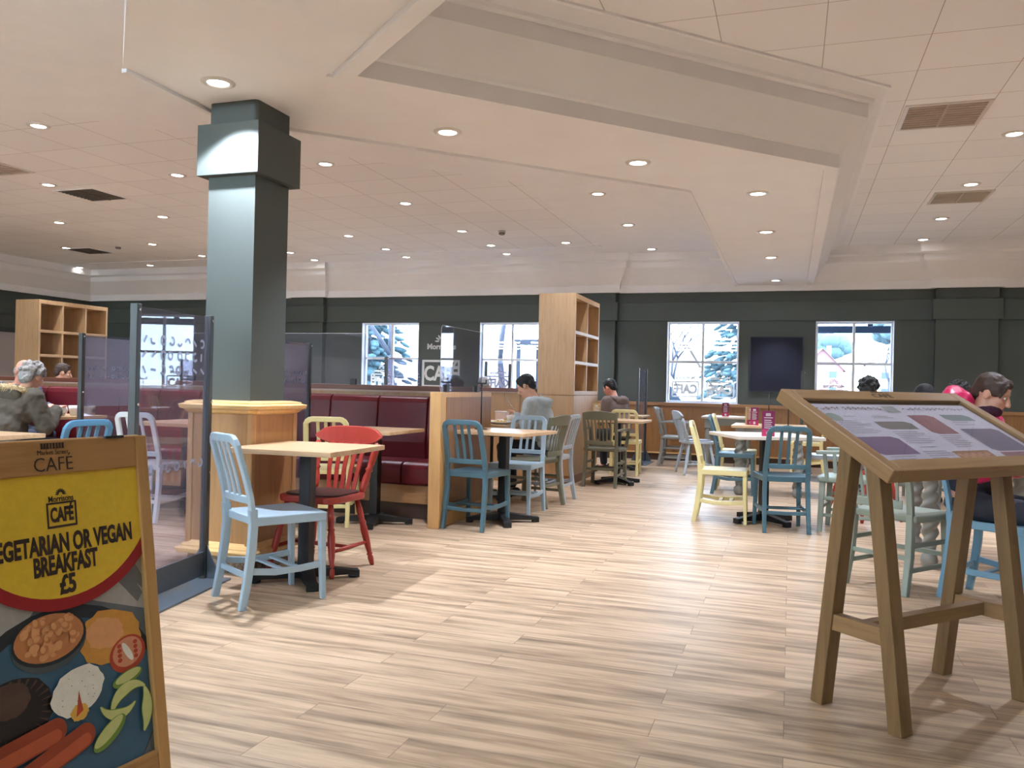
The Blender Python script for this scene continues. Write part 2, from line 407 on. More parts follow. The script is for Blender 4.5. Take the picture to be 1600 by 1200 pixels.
rings = [[(x, y, z) for x, y in inner(d)] for d, z in prof]
for a, b in zip(rings[:-1], rings[1:]):
    for k in range(3): mb.add([a[k], a[k+1], b[k+1], b[k]], [(0, 1, 2, 3)])
struct('ceiling_soffit', mb, PLASTER)

# ---------------------------------------------------------------- the pillar
px0, px1, py0, py1 = -3.40, -3.062, 4.155, 4.50
e = link(bpy.data.objects.new('pillar', None)); e.location = ((px0+px1)/2, (py0+py1)/2, 0); e['kind'] = 'structure'
e['label'] = 'square sage green pillar with a boxed collar and a wood casing'
hx, hy = (px1-px0)/2, (py1-py0)/2
m = MB(); m.bx(-hx, hx, -hy, hy, .9, 2.40); obj('shaft', m, GREEN, e, .003)
m = MB(); m.bx(-hx-.05, hx+.05, -hy-.05, hy+.05, 2.385, 2.695); obj('collar', m, GREEN, e, .003)
m = MB(); m.prism(rrect(2*hx+.01, 2*hy+.01, .03), 2.69, ZS); obj('neck', m, GREEN, e)
bx_, by_ = .225, .225
m = MB(); m.bx(-bx_, bx_, -by_, by_, .12, .98); c = obj('casing', m, wood('casing_veneer', (170, 126, 78), (150, 106, 62), 'Z'), e, .003)
m = MB()
for sx in (-1, 1):
    for sy in (-1, 1):
        m.box((sx*(bx_-.012), sy*(by_-.012), .55), (.04, .04, .86))
obj('corner_post', m, wood('casing_post', (186, 144, 92), (166, 124, 76), 'Z'), c, .006)
def moulding(z0, prof):
    m = MB(); vs = []; n = len(prof)
    for d, z in prof:
        a, b = bx_+d, by_+d; k = .035
        vs += [(a-k, -b, z0+z), (a, -b+k, z0+z), (a, b-k, z0+z), (a-k, b, z0+z), (-a+k, b, z0+z), (-a, b-k, z0+z), (-a, -b+k, z0+z), (-a+k, -b, z0+z)]
    fs = [(i*8+q, i*8+(q+1) % 8, (i+1)*8+(q+1) % 8, (i+1)*8+q) for i in range(n-1) for q in range(8)]
    fs += [tuple(reversed(range(8))), tuple((n-1)*8+q for q in range(8))]
    return m.add(vs, fs)
obj('top_moulding', moulding(.965, [(.0, -.02), (.03, -.01), (.04, .005), (.06, .012), (.065, .035), (.04, .042), (.038, .052), (.0, .06), (-.05, .062)]), PINE, e, .003)
obj('base_moulding', moulding(.11, [(.0, 0), (.06, 0), (.065, .025), (.04, .035), (.038, .045), (.01, .06), (0, .07)]), PINE, e, .003)
k = N('terrazzo_plinth'); vor = k.n('ShaderNodeTexVoronoi'); vor.inputs['Scale'].default_value = 70; k.l(k.coords(), vor.inputs['Vector'])
k.l(k.ramp(vor.outputs['Color'], [(.2, lin((90, 74, 62))), (.5, lin((128, 108, 90))), (.8, lin((160, 140, 118)))]), k.b.inputs['Base Color'])
m = MB(); m.bx(-bx_+.005, bx_-.005, -by_+.005, by_-.005, 0, .125); obj('plinth', m, k.m, e)

# ---------------------------------------------------------------- downlights, vents, detectors
LENS = emit('lamp_lens', (255, 250, 240), 6)
RIM = paint('lamp_rim', (214, 208, 202), .35, .03)
m = MB(); m.lathe([(.062, -.004), (.066, -.010), (.092, -.006), (.096, 0), (.096, .002), (.06, .002)], n=28)
rim_me = m.mesh('trim_ring', [RIM])
m = MB(); m.lathe([(.0, -.008), (.05, -.007), (.063, -.003), (.063, .001), (0, .001)], n=24)
lens_me = m.mesh('lens', [LENS])
def downlight(x, y, z, lab, pw=1.0, group='recessed ceiling downlights', cone=104, blend=.5):
    t = thing('downlight', lab, 'downlight', (x, y, z), 0, group)
    o = link(bpy.data.objects.new('trim_ring', rim_me), t); o = link(bpy.data.objects.new('lens', lens_me), t)
    L = bpy.data.lights.new('lamp', 'SPOT'); L.energy = LAMP_W*pw; L.color = LAMP_RGB; L.spot_size = R(cone); L.spot_blend = blend; L.shadow_soft_size = .035
    lo = link(bpy.data.objects.new('lamp', L), t); lo.location = (0, 0, -.02)
    return t
ordinal = ['nearest', 'second', 'third', 'fourth', 'fifth', 'sixth', 'seventh', 'eighth', 'ninth']
soff = [((-3.11, 3.86), 'round downlight in the white soffit just in front of the green pillar'),
        ((-2.20, 5.03), 'round downlight in the soffit, first along from the pillar lamp'),
        ((-1.11, 6.07), 'round downlight in the soffit, second along from the pillar lamp'),
        ((-.30, 7.26), 'round downlight in the straight soffit, nearest of its row of four'),
        ((-.28, 9.02), 'round downlight in the straight soffit, second of its row of four'),
        ((-.27, 10.74), 'round downlight in the straight soffit, third of its row of four'),
        ((-.25, 12.97), 'round downlight in the straight soffit, beside the wall over the big window')]
for (x, y), lab in soff: downlight(x, y, ZS, lab, 1.6 if y < 4 else .95 if y < 7 else .75, cone=108 if y < 4 else 70 if y > 12 else 100, blend=.25 if y < 4 else .6)
COLS = {-13.55: 'sixth', -11.8: 'fifth', -9.97: 'fourth', -8.14: 'third', -6.32: 'second', -4.49: 'first', -2.1: 'nearest'}
ROWS = {5.49: 'front', 7.22: 'second', 9.04: 'third', 10.85: 'fourth', 12.05: 'fifth', 13.05: 'wall side'}
for x, ys in {-13.55: [13.05], -11.8: [10.85, 13.05], -9.97: [9.04, 10.85, 12.05], -8.14: [7.22, 9.04, 12.05, 13.05], -6.32: [5.49, 7.22, 10.85, 12.05, 13.05],
              -4.49: [7.22, 9.04, 10.85, 12.05, 13.05], -2.1: [9.04, 10.85, 13.05]}.items():
    for y in ys:
        nm = ('%s lamp of the %s downlight line left of the soffit' % (ROWS[y], COLS[x])) if x != -2.1 else 'downlight in the line beside the soffit, %s lamp' % ROWS[y]
        downlight(x, min(y, 12.80), ZC-.012 if (y > 12.4 or x > -2.8) else ZC, nm, .35 if y > 12.4 else .7 if y > 8 else 1.1, cone=44 if y > 12.4 else 100, blend=.9 if y > 12.4 else .6)
downlight(-3.28, 12.05, ZC, 'downlight in the last tiled corner before the soffit')
for i, y in enumerate((7.81, 9.56, 11.33, 12.8)):
    downlight(1.72, y, ZC, 'downlight in the tiled ceiling right of the soffit, %s of four' % ordinal[i], .35 if y > 12.4 else .7, cone=44 if y > 12.4 else 100, blend=.8)
for x, y in ((1.72, 6.0), (3.55, 7.8), (3.55, 9.56), (3.55, 11.33), (3.55, 5.9), (5.4, 7.8), (5.4, 9.56), (5.4, 11.33), (-6.4, 3.6), (-4.6, 2.2), (-8.3, 5.2), (-10.0, 6.9), (-8.2, 3.2), (.3, 3.5)):
    downlight(x, y, ZC, 'recessed downlight out of the frame in the same ceiling grid', .9 if x < 0 else .5 if x < 1 else 1.2 if (x, y) == (1.72, 6.0) else .5 if x < 1 else .6)
TUBE = emit('tube_glow', (205, 234, 255), SHOP_GLOW)
n_ = 0
for y in (-2.0, -4.6, -7.2, -9.8):
    for x in (-12.0, -8.6, -5.2, -1.8):
        t = thing('strip_light', 'long white strip light hanging in the shop hall out of the frame', 'strip light', (x, y, 2.95), 0, 'strip lights of the shop hall')
        m = MB(); m.box((0, 0, .06), (3.0, .09, .05))
        for sx in (-1.2, 1.2): m.tube([(sx, 0, .08), (sx, 0, ZC-2.95)], .006, 6)
        obj('housing', m, WHITE, t, .005); m = MB(); m.tube([(-1.46, 0, 0), (1.46, 0, 0)], .035, 10); obj('tube', m, TUBE, t)
DARKG = paint('dark_grille', (92, 84, 78), .6, .1)
def vent(x, y, sx, sy, lab, mat, depth=.006, slats=10):
    t = thing('ceiling_vent', lab, 'vent', (x, y, ZC), 0, 'square ceiling vents')
    m = MB(); fwid = .03
    m.bx(-sx/2, sx/2, -sy/2, -sy/2+fwid, -depth-.004, .004); m.bx(-sx/2, sx/2, sy/2-fwid, sy/2, -depth-.004, .004)
    m.bx(-sx/2, -sx/2+fwid, -sy/2+fwid, sy/2-fwid, -depth-.004, .004); m.bx(sx/2-fwid, sx/2, -sy/2+fwid, sy/2-fwid, -depth-.004, .004)
    obj('frame', m, RIM if mat is not DARKG else PLASTER, t)
    m = MB()
    m.bx(-sx/2+fwid, sx/2-fwid, -sy/2+fwid, sy/2-fwid, -.002, .004)
    n = slats
    for i in range(n):
        yy = -sy/2+fwid+(sy-2*fwid)*(i+.5)/n; m.box((0, yy, -.006), (sx-2*fwid, .012, .006))
    m.bx(-.008, .008, -sy/2+fwid, sy/2-fwid, -.011, -.002)
    obj('grille', m, mat, t)
vent(-8.03, 7.75, .6, .6, 'dark square air vent in the left tiled ceiling, the larger one', DARKG)
vent(-11.65, 11.2, .6, .6, 'dark square air vent far back in the left tiled ceiling', DARKG)
vent(1.08, 7.16, .6, .62, 'brown square air vent beside the stepped edge of the soffit', paint('brown_grille', (182, 168, 154), .6, .08))
FAINT = paint('faint_grille', (196, 184, 172), .7, .03)
vent(1.72, 10.15, .58, .58, 'pale square vent between two downlights right of the soffit', FAINT)
vent(-5.4, 13.0, .62, .4, 'pale vent in the plaster strip near the far wall', FAINT)
vent(-8.1, 6.45, .6, .6, 'pale square vent in the ceiling at the left edge', FAINT)
for x, y, lab in ((-3.93, 10.98, 'small smoke detector on the ceiling near the soffit'), (-10.69, 10.87, 'small smoke detector on the ceiling near the far dark vent')):
    t = thing('smoke_detector', lab, 'smoke detector', (x, y, ZC), 0, 'smoke detectors')
    m = MB(); m.lathe([(.05, 0), (.055, -.012), (.05, -.02), (.02, -.022)][::-1], n=18); obj('base', m, RIM, t)
    m = MB(); m.lathe([(.03, -.02), (.045, -.026), (.045, -.046), (.03, -.055), (.005, -.057)][::-1], n=18); obj('sensor_head', m, paint('detector_dark', (120, 110, 104), .5), t)

# ---------------------------------------------------------------- things on the wall
t = thing('notice_board', 'dark navy blue board on the wall between two windows', 'board', (-.228, YW, 1.59))
m = MB(); m.bx(-.385, .385, -.03, 0, -.42, .42); obj('panel', m, paint('navy_panel', (5, 8, 36), .7, .05), t, .004)
m = MB()
for a, b, c, d in ((-.395, .395, .42, .43), (-.395, .395, -.43, -.42)): m.bx(a, b, -.035, 0, c, d)
for s in (-1, 1): m.bx(s*.39-.005, s*.39+.005, -.035, 0, -.42, .42)
obj('frame', m, paint('navy_edge', (18, 24, 50), .4), t)
t = thing('exit_sign', 'lit green and white exit sign high on the left wall', 'sign', (XL+.05, 12.55, 2.27))
m = MB(); m.bx(-.02, .05, -.19, .19, -.09, .09); obj('housing', m, WHITE, t, .004)
m = MB(); m.bx(.05, .056, -.18, .18, -.08, .08); obj('lit_panel', m, emit('exit_glow', (205, 240, 225), 2.2), t)
m = MB(); m.bx(.056, .058, -.15, -.06, -.06, .06); m.bx(.056, .058, -.02, .14, -.018, .018); m.prism([(.14, .05), (.14, -.05), (.175, 0)], .056, .058, fn=lambda a, b, c: (c, a, b)); obj('arrow', m, emit('exit_green', (20, 140, 80), 1.2), t)
# painted café logo on the wall between the two left windows
t = thing('wall_logo', 'white supermarket café logo on the green wall between the left windows', 'logo', (-5.95, YW-.002, 1.15))
LOGO = paint('logo_white', (205, 206, 204), .6, .02)
def wallm(x, z): return frame4((x, -.002, z), (1, 0, 0), (0, 0, 1), (0, -1, 0))
text('brand_lettering', 'Morrisons', .135, LOGO, t, wallm(0, .68), 1.0, .006)
text('cafe_lettering', 'CAFÉ', .36, LOGO, t, wallm(0, .19), .78, .012)
m = MB()
for a, b, c, d in ((-.36, .36, .405, .445), (-.36, .36, -.045, -.01)): m.bx(a, b, -.005, 0, c, d)
for s in (-1, 1): m.bx(s*.345-.018, s*.345+.018, -.005, 0, -.01, .405)
obj('border', m, LOGO, t)
def starburst(mb, cx, cz, r, y0, y1, petals=9):
    for i in range(petals):
        a = PI*i/(petals-1); l = r
        p = []
        for q in range(10):
            b = 2*PI*q/10; ex, ez = .33*l*math.cos(b), .11*l*math.sin(b)
            p.append((cx+(l*.65+ex)*math.cos(a)-ez*math.sin(a), cz+(l*.65+ex)*math.sin(a)+ez*math.cos(a)))
        mb.prism(p, y0, y1, fn=lambda u, v, c: (u, c, v))
    return mb
m = starburst(MB(), 0, .78, .13, -.005, 0, 7); obj('emblem', m, LOGO, t)
# vinyl logos on the window panes (read from the street, so mirrored in here)
VIN = paint('white_vinyl', (244, 248, 250), .6, .01)
def sticker(x, z, lab, s=1.0):
    t = thing('window_sticker', lab, 'sticker', (x, YW+.1195, z), 0, 'café logos on the windows')
    mt = lambda X, Z: frame4((X, 0, Z), (-1, 0, 0), (0, 0, 1), (0, 1, 0))
    text('cafe_lettering', 'CAFÉ', .20*s, VIN, t, mt(0, -.005), .82, .012)
    m = MB(); w_, h_ = .21*s, .12*s
    for zz in (-h_, h_): m.bx(-w_, w_, -.001, .001, zz-.012, zz+.012)
    for xx in (-w_, w_): m.bx(xx-.012, xx+.012, -.001, .001, -h_, h_)
    obj('border', m, VIN, t)
    text('brand_lettering', 'Morrisons', .075*s, VIN, t, mt(0, .185*s), 1, .004)
    obj('emblem', starburst(MB(), 0, .23*s, .07*s, -.001, .001, 7), VIN, t)
sticker(-1.64, 1.17, 'mirrored white café logo on the left pane of the big window')
sticker(-1.08, 1.17, 'mirrored white café logo on the right pane of the big window')
sticker(.63, 1.08, 'mirrored white café logo on the window behind the menu stand')
sticker(-7.20, 1.20, 'mirrored white café logo on the leftmost window')
sticker(-4.90, 1.20, 'mirrored white café logo on the window behind the seated man')
TZ = .775        # height of every table top
# ---------------------------------------------------------------- bench, dividers, shelf units
RED = N('red_leatherette'); _v = RED.coords(); RED.l(RED.ramp(RED.noise(_v, 3), [(.3, lin((82, 12, 20))), (.7, lin((98, 17, 26)))]), RED.b.inputs['Base Color'])
RED.b.inputs['Roughness'].default_value = .4; RED.b.inputs['Specular IOR Level'].default_value = .3; RED.bump(RED.noise(_v, 220, 3), .08, .002); RED = RED.m
YB = 7.0
t = thing('banquette_bench', 'long red leatherette banquette bench along the wooden divider', 'bench', (-2.74, 6.36, 0))
x1, x0 = 0.0, -5.9; SW = .505
m = MB(); m.bx(x0, x1, .04, .58, 0, .13); obj('kick_board', m, DARKKICK, t)
m = MB(); m.bx(x0, x1, .02, .58, .13, .285); obj('plinth', m, wood('bench_plinth', (168, 124, 78), (146, 102, 60), 'X'), t, .003)
xs = [x1, -.39]
while xs[-1]-SW > x0: xs.append(xs[-1]-SW)
xs.append(x0)
for b, a in zip(xs[:-1], xs[1:]):
    # seat: rounded front roll
    pr = [(.0, .29), (-.025, .30), (-.03, .36), (-.03, .43), (-.015, .465), (.02, .482), (.1, .486), (.53, .474), (.53, .29)]
    m = MB(); m.prism([(y, z) for y, z in pr], a+.003, b-.003, fn=lambda p, q, c: (c, p, q)); obj('seat_cushion', m, RED, t, .012, seg=3)
    pr = [(.53, .44), (.475, .46), (.455, .62), (.475, .85), (.485, .98), (.505, 1.025), (.545, 1.04), (.61, 1.035), (.625, 1.0), (.625, .44)]
    m = MB(); m.prism(pr, a+.003, b-.003, fn=lambda p, q, c: (c, p, q)); obj('back_cushion', m, RED, t, .012, seg=3)
# divider behind the bench, its ledge and the end panel that closes it
t = thing('booth_divider', 'low wooden divider with a red brown ledge behind the red bench', 'divider', (-6.0, YB+.09, 0))
m = MB(); m.bx(-4.0, 3.25, -.07, .05, 0, 1.07); obj('board', m, OAKZ, t)
m = MB(); m.bx(-4.0, 3.25, -.11, .09, 1.088, 1.132); obj('ledge', m, MAHOG, t, .005)
m = MB(); m.bx(-4.0, 3.25, -.1, .08, 1.07, 1.088); obj('pale_strip', m, paint('pale_strip', (196, 172, 150), .4), t)
t = thing('end_panel', 'tall plain oak end panel closing the red bench', 'panel', (-2.685, 6.58, 0))
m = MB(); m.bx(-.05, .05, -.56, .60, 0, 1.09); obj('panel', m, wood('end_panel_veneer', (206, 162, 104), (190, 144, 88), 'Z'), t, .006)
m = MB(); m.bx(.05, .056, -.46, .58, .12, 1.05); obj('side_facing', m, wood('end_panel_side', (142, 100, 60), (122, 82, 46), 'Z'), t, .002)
t = thing('alcove_divider', 'planked wooden divider with a ledge behind the seated man in grey', 'divider', (-4.6, 9.5, 0))
m = MB()
for i in range(17): m.bx(-1.7+i*.2+.002, -1.5+i*.2-.002, -.05, .05, 0, 1.07)
obj('planks', m, OAKZ, t, .003)
m = MB(); m.bx(-1.75, 1.7, -.1, .1, 1.085, 1.13); obj('ledge', m, MAHOG, t, .005)
m = MB(); m.bx(-1.75, 1.7, -.09, .09, 1.07, 1.085); obj('pale_strip', m, MATS['pale_strip'], t)

def shelf_unit(loc, rz, lab, wside, length, cols, cut_z=1.06, full=True):
    """oak room-divider shelf: local X is its thickness, local Y its length, open through the cubbies"""
    t = thing('shelf_unit', lab, 'shelf unit', loc, rz, 'oak cubby shelf units')
    h = 2.275; hw = wside/2; s = .035
    m = MB(); m.bx(-hw+.012, hw-.012, .012, length-.012, 0, .1); obj('kick_board', m, wood('shelf_kick', (140, 96, 56), (120, 78, 42), 'X'), t)
    m = MB(); m.bx(-hw, hw, 0, length, .1, cut_z-.005); obj('base_cabinet', m, OAKZ, t, .004)
    m = MB()
    m.bx(-hw, hw, 0, s, cut_z, h); m.bx(-hw, hw, length-s, length, cut_z, h)
    m.bx(-hw, hw, s, length-s, h-.06, h); m.bx(-hw, hw, s, length-s, cut_z, cut_z+.05)
    obj('case', m, OAKZ, t, .003)
    for z in (1.452, 1.812):
        m = MB(); m.bx(-hw+.002, hw-.002, s, length-s, z-.02, z+.02); obj('shelf', m, OAKY, t, .002)
    for i in range(1, cols):
        y = length*i/cols
        m = MB()
        for a, b in ((cut_z+.05, 1.432), (1.472, 1.792), (1.832, h-.06)): m.bx(-hw+.004, hw-.004, y-.014, y+.014, a, b)
        obj('upright', m, OAKZ, t)
    return t
shelf_unit((-2.66, 9.45, 0), 0, 'tall oak cubby shelf unit standing behind the man in the grey hoodie', .455, 1.28, 2)
shelf_unit((-10.72, 9.2, 0), 0, 'tall oak cubby shelf unit behind the bald man at the left', .46, 1.28, 3)

# ---------------------------------------------------------------- chairs
BLUE = paint('powder_blue', (158, 178, 190), .4, .04); TEAL = paint('dusty_teal', (70, 102, 114), .4, .05); CREAM = paint('cream_yellow', (222, 208, 150), .42, .03)
PALE = paint('pale_grey_blue', (172, 182, 192), .4, .04); OLIVE = paint('olive_grey', (110, 108, 88), .5, .06); SAGEC = paint('sage_grey', (140, 150, 138), .45, .05)
GREYC = paint('warm_grey', (136, 136, 130), .45, .05); SKYB = paint('sky_blue', (112, 154, 178), .4, .04); REDC = paint('brick_red', (158, 52, 40), .4, .06); WHITEC = paint('off_white', (200, 205, 208), .4, .03)
DEEPB = paint('steel_blue', (82, 130, 160), .38, .05)
def rs(w, d, r=.006):
    return rrect(w, d, r, 2)
def make_slat_chair(mat):
    """painted chair with one bent tube-like back frame and three slats"""
    t = thing('slat_back_chair', '', 'chair')
    # dished seat
    m = MB(); nx, ny = 10, 10; top = []; bot = []
    def sp(u, v):
        x = (u-.5)*(.375+.035*v); y = -.195+.40*v; 
        if v > .9: y -= .012*abs(2*u-1)**3
        return x, y
    for j in range(ny+1):
        for i in range(nx+1):
            u, v = i/nx, j/ny; x, y = sp(u, v)
            d = .014*(1-(2*u-1)**2)*max(0, 1-((v-.42)/.5)**2)
            top.append((x, y, .462-d)); bot.append((x, y, .415))
    k = len(top); W = nx+1; fs = []
    for j in range(ny):
        for i in range(nx): fs.append((j*W+i, j*W+i+1, (j+1)*W+i+1, (j+1)*W+i)); fs.append((k+j*W+i, k+(j+1)*W+i, k+(j+1)*W+i+1, k+j*W+i+1))
    rim = [i for i in range(W)]+[j*W+nx for j in range(1, ny+1)]+[ny*W+i for i in range(nx-1, -1, -1)]+[j*W for j in range(ny-1, 0, -1)]
    for a, b in zip(rim, rim[1:]+rim[:1]): fs.append((a, k+a, k+b, b))
    m.add(top+bot, fs); obj('seat', m, mat, t, .006)
    for s in (-1, 1):
        m = MB(); m.sweep([(s*.178, .178, .42), (s*.182, .182, .2), (s*.186, .19, 0)], rs(.036, .034), (1, 0, 0), scale=[1.05, .95, .8]); obj('leg', m, mat, t)
        m = MB(); m.sweep([(s*.17, -.205, .50), (s*.17, -.198, .42), (s*.172, -.205, .30), (s*.174, -.225, .14), (s*.176, -.25, 0)], rs(.034, .044), (1, 0, 0), scale=[1, 1, 1, .95, .85]); obj('leg', m, mat, t)
    pts = []
    def back(z): return -.205-.02*max(0, (z-.5)/.36)-.075*max(0, (z-.5)/.36)**1.3
    for z in (.49, .56, .64, .72, .785): pts.append((-.17+.012*(z-.49)/.3, back(z), z))
    for a in (160, 135, 110, 90): pts.append((-.108+.052*math.cos(R(a)), back(.80+.055*math.sin(R(a))), .802+.055*math.sin(R(a))))
    pts += [(0, back(.858)-.006, .858)]
    pts += [(-x, y, z) for x, y, z in pts[-2::-1]]
    m = MB(); m.sweep(pts, rs(.026, .042), (0, 1, 0) , sm=False); 
    # section: width across the frame plane, thickness front to back
    o = obj('back_frame', m, mat, t)
    m = MB(); m.sweep([(-.162, back(.545), .545), (0, back(.545)-.012, .545), (.162, back(.545), .545)], rs(.04, .02), (0, 0, 1)); obj('back_rail', m, mat, t)
    for x in (-.062, 0, .062):
        m = MB(); m.sweep([(x, back(z)-.008, z) for z in (.55, .63, .71, .79, .845)], rs(.026, .012, .004), (1, 0, 0)); obj('slat', m, mat, t)
    for s in (-1, 1):
        m = MB(); m.sweep([(s*.183, .18, .185), (s*.18, .06, .175), (s*.177, -.08, .172), (s*.174, -.215, .19)], rs(.034, .018, .004), (0, 0, 1)); obj('stretcher', m, mat, t)
    m = MB(); m.sweep([(-.17, -.222, .165), (0, -.216, .16), (.17, -.222, .165)], rs(.03, .016, .004), (0, 0, 1)); obj('stretcher', m, mat, t)
    for y in (-.03, .06):
        m = MB(); m.sweep([(-.178, y, .175), (.178, y, .175)], rs(.012, .032, .004), (0, 0, 1)); obj('stretcher', m, mat, t)
    return t
first = {}
def slat_chair(mat, x, y, fx, fy, lab, group='painted slat back café chairs'):
    if 'slat' not in first:
        t = make_slat_chair(mat); first['slat'] = (t, mat); t.location = (x, y, 0); t.rotation_euler = (0, 0, heading(fx, fy)); t['label'] = lab; t['group'] = group; return t
    p, m0 = first['slat']
    return dup(p, (x, y, 0), heading(fx, fy), lab, group, {m0: mat})
def make_farm_chair(mat, arms):
    t = thing('farmhouse_armchair' if arms else 'farmhouse_chair', '', 'chair')
    m = MB(); m.prism([(x, y) for x, y in [(-.225, .2), (-.235, 0), (-.215, -.2), (.215, -.2), (.235, 0), (.225, .2), (.12, .225), (-.12, .225)]], .415, .458); obj('seat', m, mat, t, .014, seg=3)
    for s in (-1, 1):
        m = MB(); m.sweep([(s*.19, .17, .42), (s*.2, .185, 0)], rs(.045, .045), (1, 0, 0), scale=[1, .85]); obj('leg', m, mat, t)
        m = MB(); m.sweep([(s*.18, -.19, .46), (s*.18, -.19, .40), (s*.185, -.205, .22), (s*.19, -.25, 0)], rs(.04, .045), (1, 0, 0), scale=[1, 1, 1, .85]); obj('leg', m, mat, t)
        m = MB(); m.sweep([(s*.18, -.19, .44), (s*.185, -.215, .60), (s*.19, -.265, .78), (s*.188, -.285, .86)], rs(.036, .034), (1, 0, 0)); obj('back_post', m, mat, t)
    def by(x, z): return -.205-.09*max(0, (z-.5)/.36)-.045*(1-(x/.2)**2)
    xs = [-.2+.05*i for i in range(9)]
    m = MB(); vs = []
    for x in xs:
        k = .025*(1-(x/.2)**2)
        vs += [(x, by(x, .79)+.012, .785), (x, by(x, .79)-.012, .785), (x, by(x, .88)-.012, .865+k), (x, by(x, .88)+.012, .865+k)]
    n = len(xs); fs = [(i*4+q, i*4+(q+1) % 4, i*4+4+(q+1) % 4, i*4+4+q) for i in range(n-1) for q in range(4)]+[(3, 2, 1, 0), tuple((n-1)*4+q for q in range(4))]
    m.add(vs, fs); obj('crest_rail', m, mat, t, .006)
    m = MB(); m.sweep([(x, by(x, .52), .515) for x in xs[1:-1]], rs(.05, .02, .005), (0, 0, 1)); obj('back_rail', m, mat, t)
    for i in range(7):
        x = -.135+.045*i
        m = MB(); m.sweep([(x*.92, by(x, .53), .53), (x*.97, by(x, .66)+.012, .66), (x, by(x, .79), .795)], rs(.018, .011, .003), (1, 0, 0)); obj('slat', m, mat, t)
    for p in ([(-.195, .18, .20), (.195, .18, .20)], [(-.187, -.21, .21), (.187, -.21, .21)], [(-.195, .178, .14), (-.187, -.22, .14)], [(.195, .178, .14), (.187, -.22, .14)], [(-.195, .178, .28), (-.185, -.2, .28)], [(.195, .178, .28), (.185, -.2, .28)]):
        m = MB(); m.sweep(p, rs(.028, .016, .004), (0, 0, 1)); obj('stretcher', m, mat, t)
    if arms:
        for s in (-1, 1):
            m = MB(); m.sweep([(s*.19, -.235, .66), (s*.225, -.12, .672), (s*.25, .05, .668), (s*.255, .21, .66)], rs(.05, .026, .006), (1, 0, 0), scale=[.7, .9, 1.1, 1.2]); obj('arm', m, mat, t)
            m = MB(); m.sweep([(s*.215, .13, .43), (s*.24, .15, .66)], rs(.036, .03), (1, 0, 0)); obj('arm_post', m, mat, t)
    return t
def farm_chair(mat, arms, x, y, fx, fy, lab, group=None):
    k = ('arm', arms); group = group or ('farmhouse armchairs' if arms else 'farmhouse side chairs')
    if k not in first:
        t = make_farm_chair(mat, arms); first[k] = (t, mat); t.location = (x, y, 0); t.rotation_euler = (0, 0, heading(fx, fy)); t['label'] = lab; t['group'] = group; return t
    p, m0 = first[k]; return dup(p, (x, y, 0), heading(fx, fy), lab, group, {m0: mat})
PADB = paint('dark_brown_pad', (62, 24, 20), .45, .08)
LEGP = [(.012, 0), (.016, .05), (.019, .12), (.014, .15), (.021, .17), (.014, .19), (.02, .3), (.023, .55), (.018, .62), (.024, .64), (.018, .66), (.02, .8), (.016, 1)]
def make_windsor(mat):
    t = thing('windsor_chair', '', 'chair')
    m = MB(); m.prism(rrect(.425, .41, .09, 6), .425, .465); obj('seat', m, mat, t, .01)
    m = MB(); m.prism(rrect(.37, .35, .08, 6), .465, .475); obj('seat_pad', m, PADB, t, .004)
    for sx in (-1, 1):
        for sy in (-1, 1):
            m = MB(); m.turned((sx*.23, sy*.22, 0), (sx*.155, sy*.14, .43), LEGP); obj('leg', m, mat, t)
    m = MB(); 
    for sx in (-1, 1): m.tube([(sx*.205, -.19, .15), (sx*.205, 0, .15), (sx*.205, .19, .15)], [.009, .014, .009], 10)
    m.tube([(-.205, 0, .15), (0, 0, .15), (.205, 0, .15)], [.009, .015, .009], 10); obj('stretcher', m, mat, t)
    def by(x, z): return -.17-.11*(z-.46)/.4-.03*(1-(x/.24)**2)
    for s in (-1, 1):
        m = MB(); m.turned((s*.175, -.165, .46), (s*.225, by(.2, .755), .765), [(.016, 0), (.022, .1), (.024, .3), (.017, .42), (.026, .46), (.017, .5), (.022, .6), (.024, .85), (.016, 1)]); obj('back_post', m, mat, t)
    for i in range(5):
        x = -.115+.0575*i
        m = MB(); m.sweep([(x*.8, by(x, .46), .46), (x*.95, by(x, .6)+.012, .60), (x*1.05, by(x, .76), .765)], rs(.03, .012, .004), (1, 0, 0)); obj('slat', m, mat, t)
    xs = [-.25+.05*i for i in range(11)]; vs = []
    for x in xs:
        e = 1-abs(x/.25)**4; y = by(x, .84)
        y = by(x, .80); vs += [(x, y+.014, .80-.052*e), (x, y-.012, .80-.052*e), (x, y-.03, .812+.056*e**.8), (x, y-.004, .812+.056*e**.8)]
    n = len(xs); fs = [(i*4+q, i*4+(q+1) % 4, i*4+4+(q+1) % 4, i*4+4+q) for i in range(n-1) for q in range(4)]+[(3, 2, 1, 0), tuple((n-1)*4+q for q in range(4))]
    m = MB(); m.add(vs, fs); obj('crest_rail', m, mat, t, .008, seg=3)
    return t
def windsor(mat, x, y, fx, fy, lab, group='windsor chairs'):
    if 'w' not in first:
        t = make_windsor(mat); first['w'] = (t, mat); t.location = (x, y, 0); t.rotation_euler = (0, 0, heading(fx, fy)); t['label'] = lab; t['group'] = group; return t
    p, m0 = first['w']; return dup(p, (x, y, 0), heading(fx, fy), lab, group, {m0: mat})

